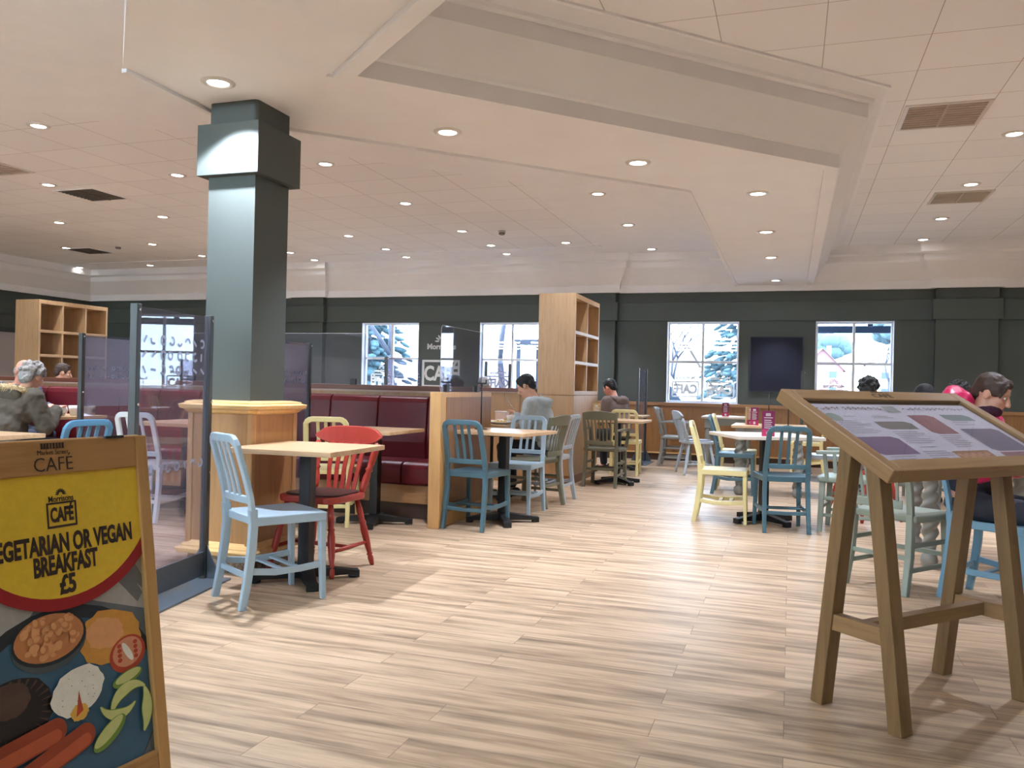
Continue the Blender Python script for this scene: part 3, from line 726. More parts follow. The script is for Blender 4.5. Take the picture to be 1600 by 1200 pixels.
slat_chair(BLUE, -2.595, 3.765, .507, .862, 'powder blue slat back chair nearest the camera at the small table by the pillar')
windsor(REDC, -2.73, 4.45, -.06, -1, 'red windsor chair with a brown seat at the table by the pillar')
slat_chair(CREAM, -3.56, 5.93, -.35, .94, 'cream slat back chair at the table in front of the red bench')
slat_chair(TEAL, -2.41, 6.29, .12, .99, 'teal slat back chair beside the oak end panel')
slat_chair(BLUE, -2.34, 7.1, -.05, -1, 'pale blue slat back chair facing us across the table by the end panel')
farm_chair(OLIVE, False, -2.37, 7.66, -1, .18, 'olive farmhouse chair tucked in next to the man in grey')
slat_chair(PALE, -2.36, 8.13, -1, .05, 'pale grey slat back chair that the man in the grey hoodie sits on')
farm_chair(OLIVE, True, -2.07, 9.6, .05, 1, 'olive farmhouse armchair seen from behind in front of the shelf unit')
slat_chair(CREAM, -2.1, 11.02, -.1, 1, 'cream slat back chair under the man in the brown hoodie')
slat_chair(CREAM, -.545, 7.56, 1, .03, 'cream slat back chair seen side on at the pale table with the purple card')
slat_chair(TEAL, -.06, 7.31, -.2, .98, 'teal slat back chair seen from behind at the pale table with the purple card')
farm_chair(SAGEC, True, .47, 7.48, -.98, .2, 'sage grey armchair right of the teal chair, partly behind the menu stand')
windsor(REDC, .66, 8.25, -.8, -.6, 'red windsor chair behind the sage armchair')
slat_chair(TEAL, -.57, 9.62, 1, .02, 'teal slat back chair at the table with twisted legs')
slat_chair(CREAM, -.57, 10.12, 1, .02, 'cream slat back chair just behind a teal one at the twisted leg table')
slat_chair(PALE, .38, 9.95, -1, 0, 'pale grey blue slat back chair at the far side of the twisted leg table')
slat_chair(CREAM, .22, 12.3, -1, .05, 'cream slat back chair by the wall panelling under the navy board')
farm_chair(GREYC, True, -1.62, 12.6, 1, .0, 'grey armchair against the panelling under the big window')
windsor(PALE, -1.22, 11.55, .92, .38, 'pale grey windsor chair at the grey table under the big window')
farm_chair(SAGEC, False, .64, 5.49, .6, .8, 'pale sage farmhouse chair right behind the menu stand')
slat_chair(SKYB, 1.14, 5.265, .82, -.57, 'light blue slat back chair under the child in the pink jacket')
slat_chair(DEEPB, -4.52, 4.12, -1, .08, 'blue slat back chair behind the café sign')
slat_chair(WHITEC, -4.95, 5.5, -.1, 1, 'off white slat back chair seen through the clear screen')
slat_chair(TEAL, -6.56, 5.42, .12, 1, 'teal slat back chair under the woman in the olive parka')
slat_chair(GREYC, .72, 9.12, .3, 1, 'grey slat back chair behind the menu stand under a dark haired person')

# ---------------------------------------------------------------- tables
def pedestal_table(x, y, w_, d_, rz, lab, foot_rz=R(45), top=TOPW):
    t = thing('pedestal_table', lab, 'table', (x, y, 0), rz, 'square pedestal café tables')
    m = MB(); m.bx(-w_/2, w_/2, -d_/2, d_/2, TZ-.028, TZ); obj('table_top', m, [top], t, .003)
    m = MB(); 
    for a in (0, 1): m.box((0, 0, TZ-.04), (.3, .04, .02), rz=R(45+90*a))
    m.bx(-.035, .035, -.035, .035, .06, TZ-.035); obj('column', m, BLACK, t, .004)
    m = MB(); L = .31
    for k in range(4):
        a = foot_rz+k*PI/2; c, s_ = math.cos(a), math.sin(a)
        p = []
        for (u, hw, z0, z1) in ((.03, .042, .02, .085), (L-.05, .03, .02, .05), (L, .034, .0, .045)):
            p.append([(u*c-q*hw*s_, u*s_+q*hw*c, z) for q, z in ((-1, z0), (1, z0), (1, z1), (-1, z1))])
        vs = sum(p, []); fs = [(i*4+q, i*4+(q+1) % 4, i*4+4+(q+1) % 4, i*4+4+q) for i in range(2) for q in range(4)]+[(3, 2, 1, 0), (8, 9, 10, 11)]
        m.add(vs, fs)
        m.lathe([(.03, 0), (.034, .008), (.03, .02)], ((L-.03)*c, (L-.03)*s_, 0), 12)
    obj('base', m, BLACK, t, .004)
    return t
pedestal_table(-2.65, 4.15, .66, .66, R(2), 'small square maple table beside the pillar', R(38))
pedestal_table(-3.21, 6.03, .56, .66, R(0), 'maple table in front of the red bench', R(20))
pedestal_table(-2.29, 6.58, .68, .66, R(-8), 'maple table beside the oak end panel holding an empty sign holder', R(35))
pedestal_table(-2.95, 8.0, .72, 1.1, 0, 'table laid with dishes in front of the man in the grey hoodie')
pedestal_table(-1.98, 9.9, .70, .70, 0, 'table in front of the shelf unit with a menu leaflet on it')
pedestal_table(-2.3, 11.75, .70, .70, 0, 'table at the far end in front of the man in the brown hoodie')
pedestal_table(-.21, 7.62, .76, .76, R(24), 'pale topped table holding a purple menu card', R(20), paint('pale_laminate', (226, 214, 200), .3, .03))
pedestal_table(-6.74, 6.04, .76, .68, 0, 'table with cups in front of the older couple')
pedestal_table(-4.95, 3.72, .74, .74, R(0), 'maple table behind the café sign')
pedestal_table(-5.03, 5.95, .66, .70, 0, 'maple table behind the clear screen, in front of the red bench')
def twisted_table(x, y, w_, d_, lab, lm, tm, twist=True):
    t = thing('turned_leg_table', lab, 'table', (x, y, 0), 0, 'painted tables with turned legs')
    m = MB(); m.bx(-w_/2, w_/2, -d_/2, d_/2, TZ-.028, TZ); obj('table_top', m, tm, t, .004)
    m = MB(); ix, iy = w_/2-.09, d_/2-.09
    for s in (-1, 1):
        m.bx(-ix, ix, s*iy-.012, s*iy+.012, .645, TZ-.028); m.bx(s*ix-.012, s*ix+.012, -iy+.012, iy-.012, .645, TZ-.028)
    obj('apron', m, lm, t)
    for sx in (-1, 1):
        for sy in (-1, 1):
            m = MB(); c = (sx*ix, sy*iy, 0)
            m.box((c[0], c[1], .675), (.085, .085, .14))
            if twist:
                zs = [.13+.47*i/70 for i in range(71)]
                rr = [(.036+.018*math.sin(PI*min(1, max(0, (z-.13)/.47)))) for z in zs]
                m.lathe(list(zip(rr, zs)), c, 24, fr=lambda r, a, z: r*(1+.17*math.cos(2*a-z*78)))
                m.lathe([(.03, 0), (.05, .02), (.056, .05), (.048, .085), (.03, .1), (.034, .12), (.044, .13)], c, 18)
            else:
                m.lathe([(.02, 0), (.03, .03), (.034, .09), (.022, .13), (.034, .17), (.03, .2), (.04, .3), (.045, .42), (.03, .48), (.044, .5), (.03, .53), (.042, .56), (.03, .59), (.036, .62)], c, 16)
            obj('leg', m, lm, t)
    return t
twisted_table(-.22, 9.82, .80, .80, 'wooden topped table with grey barley twist legs in the middle', GREYC, TOPW)
twisted_table(-.88, 12.72, .72, .80, 'grey table with turned legs under the big window', GREYC, paint('pale_table', (196, 176, 158), .35, .03), False)
twisted_table(1.24, 6.46, .86, .86, 'table with grey barley twist legs behind the menu stand', GREYC, TOPW)

# ---------------------------------------------------------------- things on the tables
def card(x, y, rz, col, lab, w_=.10, h_=.21, photo=False):
    t = thing('menu_card', lab, 'menu card', (x, y, TZ), rz, 'standing menu cards')
    pur = paint('card_plum', (122, 26, 76), .4, .03); pk = paint('card_magenta', (178, 44, 92), .4, .03)
    m = MB(); d = .035
    m.prism([(-w_/2, -d), (w_/2, -d), (0, d)], 0, h_, mi=0); m.bx(-w_/2, w_/2, -d-.0012, -d, 0, h_*.28, 1)
    obj('card', m, [pur if not photo else paint('card_gold', (176, 140, 88), .4, .2, 30), pk], t)
    m = MB(); y0, y1 = -d-.002, -d-.0008
    for i in range(5):
        z = h_*.62-i*h_*.075; m.bx(-w_*.32, w_*(.30 if i % 2 else .22), y0, y1, z, z+h_*.03)
    m.bx(-w_*.34, w_*.34, y0, y1, h_*.72, h_*.75)
    for i in range(4): m.bx(-w_*.2+i*w_*.1, -w_*.13+i*w_*.1, y0, y1, h_*.80, h_*.88)
    m.bx(-w_*.2, w_*.17, y0, y1, h_*.885, h_*.91)
    m.prism([(w_*.16*math.cos(2*PI*q/14), h_*.13+w_*.16*math.sin(2*PI*q/14)) for q in range(14)], y0-.0004, y1-.0004, fn=lambda a, b, c: (a, c, b))
    obj('print', m, LOGO, t)
    return t
card(-.18, 7.34, R(8), None, 'plum menu card standing on the pale table', .105, .215)
card(-.36, 9.66, R(-35), None, 'plum and gold menu card on the twisted leg table', .105, .20)
card(-.46, 9.74, R(50), None, 'gold photo menu card beside a plum one on the twisted leg table', .095, .20, True)
card(-.93, 12.62, R(30), None, 'plum menu card on the grey table under the big window', .11, .2)
card(-2.22, 9.75, R(10), None, 'photo menu leaflet on the table by the shelf unit', .10, .19, True)
def sign_holder(x, y, lab, h_=.50, z=TZ):
    t = thing('sign_holder', lab, 'sign holder', (x, y, z), 0, 'black wire sign holders')
    m = MB(); m.lathe([(.055, 0), (.055, .006), (.012, .012), (.004, .02)], n=20); obj('base', m, BLACK, t)
    m = MB(); m.tube([(0, 0, .01), (0, 0, h_)], .006, 8); obj('pole', m, BLACK, t)
    m = MB(); m.box((0, 0, h_+.005), (.085, .018, .012)); m.box((-.04, 0, h_+.02), (.01, .018, .035)); m.box((.04, 0, h_+.02), (.01, .018, .035)); obj('clip', m, BLACK, t)
sign_holder(-2.52, 6.62, 'black wire sign holder with an empty clip on the table by the end panel', .39)
sign_holder(-.24, 10.08, 'black wire sign holder on the twisted leg table', .36)
sign_holder(-.02, 9.6, 'second black wire sign holder, nearer the menu stand', .33)
CHINA = paint('white_china', (232, 232, 228), .2, .02); FOODY = paint('golden_food', (206, 170, 96), .5, .25, 40); SAUCE = paint('dark_sauce', (66, 30, 22), .3, .2, 30)
def plate(x, y, r, lab, food=True, mat=None):
    t = thing('plate', lab, 'plate', (x, y, TZ), 0, 'plates on the laid table')
    m = MB(); m.lathe([(r*.55, 0), (r*.7, .004), (r, .022), (r*.99, .027), (r*.68, .010), (0.001, .009)], n=28); obj('dish', m, mat or CHINA, t)
    if food:
        m = MB(); rnd = random.Random(int(x*100))
        for i in range(9):
            a, d = rnd.uniform(0, 2*PI), rnd.uniform(0, r*.45); m.ell((d*math.cos(a), d*math.sin(a), .022), (rnd.uniform(.015, .035), rnd.uniform(.012, .02), rnd.uniform(.009, .02)), 10, Matrix.Rotation(a, 3, 'Z'))
        tag(obj('food', m, FOODY, t), kind='stuff')
def mug(x, y, lab, s=1.0, group='mugs on the tables', rz=0):
    t = thing('mug', lab, 'mug', (x, y, TZ), rz, group)
    m = MB(); m.lathe([(.026*s, 0), (.03*s, .004), (.042*s, .05*s), (.046*s, .085*s), (.043*s, .085*s), (.038*s, .05*s), (.02*s, .01), (.001, .009)], n=24); obj('body', m, CHINA, t)
    m = MB(); m.tube([(.04*s, 0, .07*s), (.062*s, 0, .068*s), (.07*s, 0, .048*s), (.06*s, 0, .026*s), (.036*s, 0, .022*s)], .006*s, 8); obj('handle', m, CHINA, t)
plate(-2.72, 7.68, .13, 'white plate of food nearest us on the laid table'); plate(-2.78, 8.12, .14, 'white plate of food in front of the man in grey'); plate(-3.02, 7.86, .12, 'white plate further in on the laid table')
mug(-2.72, 8.38, 'white mug on the laid table beyond the plates'); mug(-2.68, 7.88, 'white mug between the plates of the man in grey')
for x, y, lab in ((-3.08, 7.62, 'dark sauce bottle nearest the end panel'), (-3.14, 7.72, 'dark sauce bottle second from the end panel')):
    t = thing('sauce_bottle', lab, 'bottle', (x, y, TZ), 0, 'sauce bottles'); m = MB(); m.lathe([(.028, 0), (.03, .01), (.03, .09), (.012, .125), (.012, .14)], n=16); obj('body', m, SAUCE, t); m = MB(); m.lathe([(.014, .14), (.014, .158), (.0, .16)], n=14); obj('cap', m, WHITE, t)
t = thing('condiment_tub', 'small pinkish white tub standing at the back of the laid table', 'tub', (-2.92, 8.3, TZ)); m = MB(); m.box((0, 0, .05), (.13, .10, .1)); obj('tub', m, paint('tub_pink', (222, 200, 190), .4), t, .01); m = MB(); m.box((0, 0, .104), (.134, .104, .008)); obj('lid', m, WHITE, t)
mug(-6.52, 5.98, 'white mug nearer the woman on the couple\'s table', 1.15); mug(-6.46, 6.08, 'white mug beside the steel tin on the couple\'s table', 1.15, rz=.6)
t = thing('cutlery_tin', 'round steel tin on the couple\'s table', 'tin', (-6.44, 6.24, TZ)); m = MB(); m.lathe([(.05, 0), (.05, .10), (.046, .10), (.046, .01), (.001, .01)], n=24); obj('tin', m, paint('brushed_tin', (170, 160, 146), .3, .05, metal=.8), t)
plate(-6.55, 5.83, .12, 'wooden plate with leftovers on the couple\'s table', True, OAK)
t = thing('napkin', 'white paper napkin lying on the couple\'s table', 'napkin', (-6.43, 6.15, TZ+.0005)); m = MB(); m.add([(-.06, -.06, 0), (.06, -.05, 0), (.07, .06, 0), (-.05, .05, 0), (0, 0, .025)], [(0, 1, 4), (1, 2, 4), (2, 3, 4), (3, 0, 4), (3, 2, 1, 0)]); obj('paper', m, WHITE, t)
m = MB(); m.tube([(-2.66, 8.02, .865), (-2.70, 8.0, .935), (-2.755, 7.98, 1.01)], [.004, .003, .003], 6)
for k in (-1, 0, 1): m.tube([(-2.755, 7.98, 1.01), (-2.765, 7.978+k*.007, 1.03), (-2.775, 7.976+k*.007, 1.055)], .0016, 5)
tag(obj('fork', m, CHROME), 'metal fork held up by the man in the grey hoodie', 'fork')
# ---------------------------------------------------------------- free-standing clear screens
def glyphs(mb, x0, x1, z0, z1, size, seed, y0, y1, fn):
    """band of loose C, O, E like strokes"""
    rnd = random.Random(seed); nx = max(1, int((x1-x0)/size)); nz = max(1, int((z1-z0)/size))
    for i in range(nx):
        for j in range(nz):
            cx, cz = x0+(i+.5)*(x1-x0)/nx+rnd.uniform(-.1, .1)*size, z0+(j+.5)*(z1-z0)/nz; r, wd = size*.36, size*.15; a0 = rnd.uniform(0, 360); k = rnd.choice('COCOSE-')
            if k == '-':
                c, s = math.cos(R(a0)), math.sin(R(a0))
                p = [(cx+u*r*c-v*wd*s, cz+u*r*s+v*wd*c) for u, v in ((-.8, -.6), (.8, -.6), (.8, .6), (-.8, .6))]
                mb.prism(p, y0, y1, fn=fn); continue
            span = {'C': 260, 'O': 345, 'S': 190, 'E': 150}[k]; n = 12
            o = [(cx+r*math.cos(R(a0+span*q/n)), cz+r*math.sin(R(a0+span*q/n))) for q in range(n+1)]
            ii = [(cx+(r-wd*1.2)*math.cos(R(a0+span*q/n)), cz+(r-wd*1.2)*math.sin(R(a0+span*q/n))) for q in range(n+1)]
            for q in range(n): mb.prism([o[q], o[q+1], ii[q+1], ii[q]], y0, y1, fn=fn)
def screen(x, y, ang, L, lab, h=1.515, near_post=True, far_post=True, pattern='letters', seed=1, group='clear perspex screens'):
    """panel runs from local (0,0) to (0,-L); (x, y) is the far post"""
    t = thing('perspex_screen', lab, 'screen', (x, y, 0), ang, group)
    m = MB(); m.bx(-.003, .003, -L+.02, -.02, .16, h-.01); pn = obj('panel', m, PERSPEX, t)
    fn = lambda a, b, c: (c, a, b)
    if pattern == 'letters':
        m = MB(); glyphs(m, -L+.04, -.04, h-.36, h-.13, .075, seed, .0034, .0042, fn); glyphs(m, -L+.04, -.04, .62, .74, .075, seed+1, .0034, .0042, fn); obj('lettering', m, FROSTL, pn)
    elif pattern == 'frost':
        m = MB(); m.bx(.0034, .004, -L+.03, -.03, .9, h-.03); obj('frosted_band', m, FROST, pn)
        m = MB(); glyphs(m, -L+.04, -.04, 1.12, 1.26, .05, seed, .0042, .005, fn); obj('lettering', m, FROSTL, pn)
    elif pattern == 'small':
        m = MB(); glyphs(m, -L+.04, -.04, 1.1, h-.2, .04, seed, .0034, .0042, fn); obj('lettering', m, FROSTL, pn)
    for k, yy in ((far_post, 0), (near_post, -L)):
        if not k: continue
        m = MB(); m.bx(-.02, .02, yy-.018, yy+.018, .012, h); o = obj('post', m, POST, t, .003)
        m = MB()
        for z in (.2, .62, 1.02, h-.03): m.tube([(.02, yy, z), (.027, yy, z)], .008, 10)
        obj('bolt', m, CHROME, o)
    m = MB(); m.bx(-.007, .007, -L+.018, -.018, .03, .165); obj('kick_plate', m, STEEL, t, .002)
    m = MB(); m.bx(-.15, .15, -L-.04, .04, 0, .012); 
    for yy in ((0,) if not near_post else (0, -L)):
        for s in (-1, 1):
            m.prism([(s*.02, .012), (s*.11, .012), (s*.02, .20)], yy-.004, yy+.004, fn=lambda a, b, c: (a, c, b))
    obj('foot', m, STEEL, t, .002)
    return t
screen(-3.168, 3.905, R(10.2), .70, 'tall clear screen with a letter pattern standing beside the pillar')
screen(-5.62, 5.92, R(-1), .56, 'clear screen left of the one by the pillar, over the café sign', pattern='frost', far_post=False, seed=3)
screen(-3.95, 6.16, R(6), .70, 'frosted clear screen right of the pillar in front of the red bench', h=1.487, pattern='frost', seed=5)
screen(-2.19, 13.1, 0, .72, 'narrow clear screen seen edge on by the wall panelling', h=1.47, pattern=None)
screen(.16, 13.1, 0, .6, 'narrow clear screen under the navy board', h=1.47, pattern=None)
screen(-5.2, 11.1, 0, 1.1, 'clear screen with speckled pattern in front of the leftmost window', pattern='small', seed=8)
screen(-4.32, 12.6, 0, 1.1, 'clear screen with speckled pattern in front of the window behind the seated man', pattern='small', seed=9)
def ledge_panel(loc, rz, w_, h_, lab, mark=False):
    t = thing('perspex_guard', lab, 'screen', loc, rz, 'clear guards clamped to the dividers')
    m = MB(); m.prism([(a, b+h_/2) for a, b in rrect(w_, h_, .04)], -.002, .002, fn=lambda a, b, c: (a, c, b)); obj('panel', m, clear('guard_perspex', (236, 236, 240), 1.0, .02, haze=.03), t)
    m = MB()
    for p in rrect(w_, h_, .04): pass
    pts = [(a, 0, b+h_/2) for a, b in rrect(w_, h_, .04)]
    m.tube(pts, .0022, 6, closed=True); obj('polished_edge', m, clear('polished_edge', (250, 250, 250), .5, .2, haze=.45, hazec=(250, 250, 250)), t)
    m = MB()
    for s in (-1, 1): m.box((s*w_*.36, 0, .03), (.06, .03, .06))
    obj('clamp', m, BLACK, t, .004)
ledge_panel((-4.38, YB+.09, 1.132), 0, .95, .50, 'clear guard on the ledge behind the red bench, right of the pillar')
ledge_panel((-5.6, YB+.09, 1.132), 0, .95, .50, 'clear guard on the ledge behind the red bench, left of the pillar')
ledge_panel((-2.685, 6.58, 1.09), R(90), .95, .545, 'clear guard standing on the oak end panel')

# ---------------------------------------------------------------- café A-board at the left
SIGNW = wood('sign_frame_wood', (186, 142, 84), (160, 116, 62), 'Y', .4); SIGNX = wood('sign_rail_wood', (172, 128, 74), (146, 102, 54), 'X', .4)
INK = paint('dark_brown_ink', (46, 28, 20), .5, .05)
uu = V((math.sin(R(6.3)), math.cos(R(6.3)), 0))
cpos = V((-1.536, 1.644, 0)) - uu*.225
t = thing('pavement_sign', 'wooden A-board sign with a yellow vegetarian breakfast poster', 'sign', (cpos.x, cpos.y, 0), math.atan2(uu.y, uu.x))
def leaf(lean, front):
    s = 1 if front else -1; c_, s_ = math.cos(R(lean)), math.sin(R(lean)); ax = (1, 0, 0) if front else (-1, 0, 0)
    return frame4((0, 0, 1.006), ax, (0, s*s_, c_), (0, -s*c_, s_))
hw = .23; LT = 1.014
for front in (True, False):
    mt = leaf(8, front)
    for s in (-1, 1):
        m = MB(); m.bx(min(s*hw, s*(hw-.033)), max(s*hw, s*(hw-.033)), -LT, 0, -.004, .018); o = obj('stile', m, SIGNW, t, .003); o.matrix_local = mt
    m = MB(); m.bx(-hw+.033, hw-.033, -.076, 0, -.004, .017); rail = obj('top_rail', m, SIGNX, t, .003); rail.matrix_local = mt
    m = MB(); m.bx(-hw+.033, hw-.033, -.83, -.756, -.004, .017); o = obj('bottom_rail', m, SIGNX, t, .003); o.matrix_local = mt
    if front:
        m = MB(); m.prism([(-.12, .0175), (-.02, .0175), (-.02, .0178), (-.12, .0178)], -.001, 0, fn=lambda a, b, c: (a, c, b))
        m = MB(); m.box((.135, -.001, .008), (.05, .006, .03)); o = obj('hinge', m, BLACK, t); o.matrix_local = mt
        F = lambda a, v, n=.0178: Matrix.Translation((a, -v, n))
        text('cafe_lettering', 'CAFÉ', .044, INK, rail, F(-.022, .055), width=.092, bold=-.0004)
        text('street_lettering', 'Market Street', .0155, INK, rail, F(-.022, .0275), width=.074, bold=-.0002)
        m = MB()
        for i in range(8): m.bx(-.050+i*.0072, -.0455+i*.0072, -.0185, -.008, .0172, .0178)
        m.bx(-.051, .006, -.0195, -.0185, .0172, .0178); m.bx(-.051, .006, -.008, -.0068, .0172, .0178)
        obj('awning_mark', m, INK, rail)
poster_m = leaf(8, True)
PC = lambda n_, c: paint('print_'+n_, c, .45, .06, 60)
mats = [PC('table', (96, 104, 108)), PC('yellow', (222, 184, 48)), PC('crimson', (150, 20, 24)), PC('plate', (58, 96, 120)), PC('plate_dark', (34, 42, 48)), PC('bowl', (70, 82, 84)), PC('bean', (196, 128, 78)),
        PC('hash', (206, 146, 62)), PC('tomato', (178, 66, 40)), PC('tomato_in', (206, 140, 106)), PC('egg', (232, 228, 214)), PC('yolk', (216, 168, 70)), PC('mush', (28, 24, 24)), PC('mush_in', (84, 62, 52)), PC('saus', (150, 62, 36)), PC('avo', (196, 200, 128)), PC('avo_edge', (110, 140, 56)), PC('cloth', (168, 166, 160)), PC('fork', (110, 110, 108)), PC('saus_lit', (182, 86, 52)), PC('bean_lit', (220, 158, 104))]
m = MB(); lay = [.004]
m.bx(-hw+.03, hw-.03, -.76, -.07, 0, .004, 0)
CLIP = (-hw+.031, hw-.031, .0755, .757)
def clip(poly):
    for ax, lim, sg in ((0, CLIP[0], 1), (0, CLIP[1], -1), (1, CLIP[2], 1), (1, CLIP[3], -1)):
        out = []
        for i, p in enumerate(poly):
            q = poly[(i+1) % len(poly)]; a = sg*(p[ax]-lim); b = sg*(q[ax]-lim)
            if a >= 0: out.append(p)
            if a*b < 0: k = a/(a-b); out.append((p[0]+k*(q[0]-p[0]), p[1]+k*(q[1]-p[1])))
        poly = out
        if not poly: break
    return poly
def pp(poly, mi):
    poly = clip(poly)
    if len(poly) < 3: return
    lay[0] += .00004
    m.prism([(a, -v) for a, v in poly][::-1], lay[0]-.00003, lay[0], mi)
def el(a, v, ra, rv, mi, rot=0, n=28, wob=0):
    c, s = math.cos(R(rot)), math.sin(R(rot)); p = []
    for q in range(n):
        k = 1+wob*math.sin(q*2.4)*math.sin(q*1.1); x, y = ra*k*math.cos(2*PI*q/n), rv*k*math.sin(2*PI*q/n); p.append((a+x*c-y*s, v+x*s+y*c))
    pp(p, mi)
A = .225
pp([(-.2, .3), (-.2, .5), (-.08, .36), (.2, .3), (.2, .25), (-.2, .25)], 17); pp([(.1, .3), (.2, .25), (.2, .42), (.06, .37)], 17)
pp([(.12, .33), (.15, .30), (.195, .38), (.18, .40)], 18); pp([(.14, .31), (.17, .29), (.198, .34), (.195, .37)], 18)
el(-.03, .60, .26, .235, 4); el(-.03, .615, .25, .22, 3)
el(-.135, .56, .085, .072, 12, wob=.04); el(-.145, .53, .045, .036, 13, wob=.05)
for q in range(26):
    a_ = 2*PI*q/26; pp([(-.135+.055*math.cos(a_), .56+.046*math.sin(a_)), (-.135+.082*math.cos(a_), .56+.069*math.sin(a_)), (-.135+.082*math.cos(a_+.08), .56+.069*math.sin(a_+.08))], 13)
el(.098, .462, .085, .062, 7, 10, wob=.07); el(.085, .45, .05, .035, 20, 10, wob=.1)
el(.141, .512, .05, .042, 8, -10); el(.141, .508, .041, .033, 9, -10); el(.141, .508, .008, .026, 10, -30)
for k in (-1, 1):
    for q in range(4): el(.141+k*.022, .49+q*.011, .006, .005, 8)
el(-.05, .435, .087, .062, 5); el(-.05, .428, .087, .056, 4); el(-.05, .426, .081, .050, 6)
rnd = random.Random(3)
for q in range(46):
    a_, d_ = rnd.uniform(0, 2*PI), rnd.uniform(0, .95)**.5
    el(-.05+.072*d_*math.cos(a_), .426+.043*d_*math.sin(a_), .012, .009, 6 if q % 3 else 20, rnd.uniform(0, 180), 12); el(-.052+.072*d_*math.cos(a_), .424+.043*d_*math.sin(a_), .008, .006, 20, rnd.uniform(0, 180), 10)
el(.005, .555, .066, .05, 10, -15, wob=.05); el(.005, .602, .022, .018, 11, wob=.1); pp([(-.004, .61), (.006, .555), (.014, .60)], 8)
for q in range(14): el(.005+rnd.uniform(-.04, .045), .55+rnd.uniform(-.03, .03), .0012, .001, 12, n=6)
def banana(a, v, r, w_, a0, a1):
    n = 14
    for k, (dr, mi) in enumerate(((0, 16), (.006, 15))):
        o = []; i_ = []
        for q in range(n+1):
            an = R(a0+(a1-a0)*q/n); th = w_*math.sin(PI*(.08+.84*q/n))
            o.append((a+(r-dr*.2)*math.cos(an), v-(r-dr*.2)*math.sin(an))); i_.append((a+(r-th+dr*.4)*math.cos(an), v-(r-th+dr*.4)*math.sin(an)))
        pp(o+i_[::-1], mi)
el(.132, .565, .042, .016, 16, -12); el(.134, .562, .036, .011, 15, -12)
banana(.135, .628, .055, .030, 35, 190); banana(.105, .60, .052, .026, 190, 330); banana(.12, .645, .075, .032, -50, 40)
el(.075, .672, .05, .021, 16, -32); el(.073, .668, .045, .014, 15, -32)
def saus(p, q, r):
    dx, dy = q[0]-p[0], q[1]-p[1]; L = math.hypot(dx, dy); n = (-dy/L, dx/L)
    for k, (rr, mi, o) in enumerate(((r, 14, 0), (r*.5, 19, -.35*r))):
        a = math.atan2(dy, dx); poly = []
        for i in range(11): b = a+PI/2+PI*i/10; poly.append((p[0]+rr*math.cos(b)+n[0]*-o, p[1]+rr*math.sin(b)+n[1]*-o))
        for i in range(11): b = a-PI/2+PI*i/10; poly.append((q[0]+rr*math.cos(b)+n[0]*-o, q[1]+rr*math.sin(b)+n[1]*-o))
        pp(poly, mi)
saus((-.23, .645), (-.055, .622), .027); saus((-.14, .70), (.012, .655), .027)
el(-.003, .098, .276, .276, 2, n=72); el(-.003, .098, .25, .25, 1, n=72)
poster = obj('poster', m, mats, t); poster.matrix_local = poster_m
zt = lay[0]+.0006
F = lambda a, v: Matrix.Translation((a, -v, zt))
text('brand_lettering', 'Morrisons', .019, INK, poster, F(-.006, .131), width=.06, bold=.0002)
m = starburst(MB(), 0, 0, .013, 0, .0006, 9); 
o = obj('emblem', m, INK, poster); o.matrix_local = frame4((-.006, -.121, zt), (1, 0, 0), (0, 0, -1), (0, 1, 0))
text('cafe_lettering', 'CAFÉ', .043, INK, poster, F(-.006, .167), width=.056, bold=.0018)
m = MB()
for a, b, c, d in ((-.042, .030, -.142, -.138), (-.042, .030, -.194, -.189)): m.bx(a, b, c, d, zt-.0002, zt+.0004)
for a in (-.042, .026): m.bx(a, a+.004, -.19, -.14, zt-.0002, zt+.0004)
obj('border', m, INK, poster)
text('headline_lettering', 'VEGETARIAN OR VEGAN', .056, INK, poster, F(-.003, .230), width=.352, bold=.0022)
text('headline_lettering', 'BREAKFAST', .056, INK, poster, F(-.003, .275), width=.155, bold=.0022)
text('price_lettering', '£5', .056, INK, poster, F(-.003, .321), width=.04, bold=.0022)

# ---------------------------------------------------------------- menu lectern at the right
LW = wood('lectern_oak_x', (140, 108, 70), (116, 86, 52), 'X', .5); LY = wood('lectern_oak_y', (144, 110, 72), (120, 88, 54), 'Y', .5); LZ = wood('lectern_oak_z', (124, 94, 58), (102, 74, 42), 'Z', .5)
a0 = V((.131, 3.289, 0)); sd = V((.739, -.673, 0)); dd = V((.673, .739, 0)); lc = a0+dd*.3615+sd*.165
t = thing('menu_lectern', 'sloping oak menu stand on two trestle legs with a printed café menu', 'menu stand', (lc.x, lc.y, 0), math.atan2(dd.y, dd.x))
for sx in (-1, 1):
    for sy in (-1, 1):
        m = MB(); m.sweep([(sx*.3615, sy*.165, 0), (sx*.3615, sy*.052, .985 if sy > 0 else .93)], [(.031, .026), (-.031, .026), (-.031, -.026), (.031, -.026)], (1, 0, 0)); obj('leg', m, LZ, t, .003)
    m = MB(); m.bx(sx*.3615-.022, sx*.3615+.022, -.125, .125, .285, .345); obj('cross_rail', m, LY, t, .003)
m = MB(); m.bx(-.34, .34, -.022, .022, .29, .34); obj('stretcher', m, LW, t, .003)
BW, BL = .527, .2725
tilt = frame4((0, 0, 1.0355), (1, 0, 0), (0, .880, .475), (0, -.475, .880))
for s in (-1, 1):
    m = MB(); m.bx(min(s*BW, s*(BW-.05)), max(s*BW, s*(BW-.05)), -BL, BL, -.05, 0); o = obj('side_frame', m, LY, t, .004); o.matrix_local = tilt
m = MB(); m.bx(-BW+.05, BW-.05, BL-.07, BL, -.05, -.0005); top = obj('top_frame', m, LW, t, .004); top.matrix_local = tilt
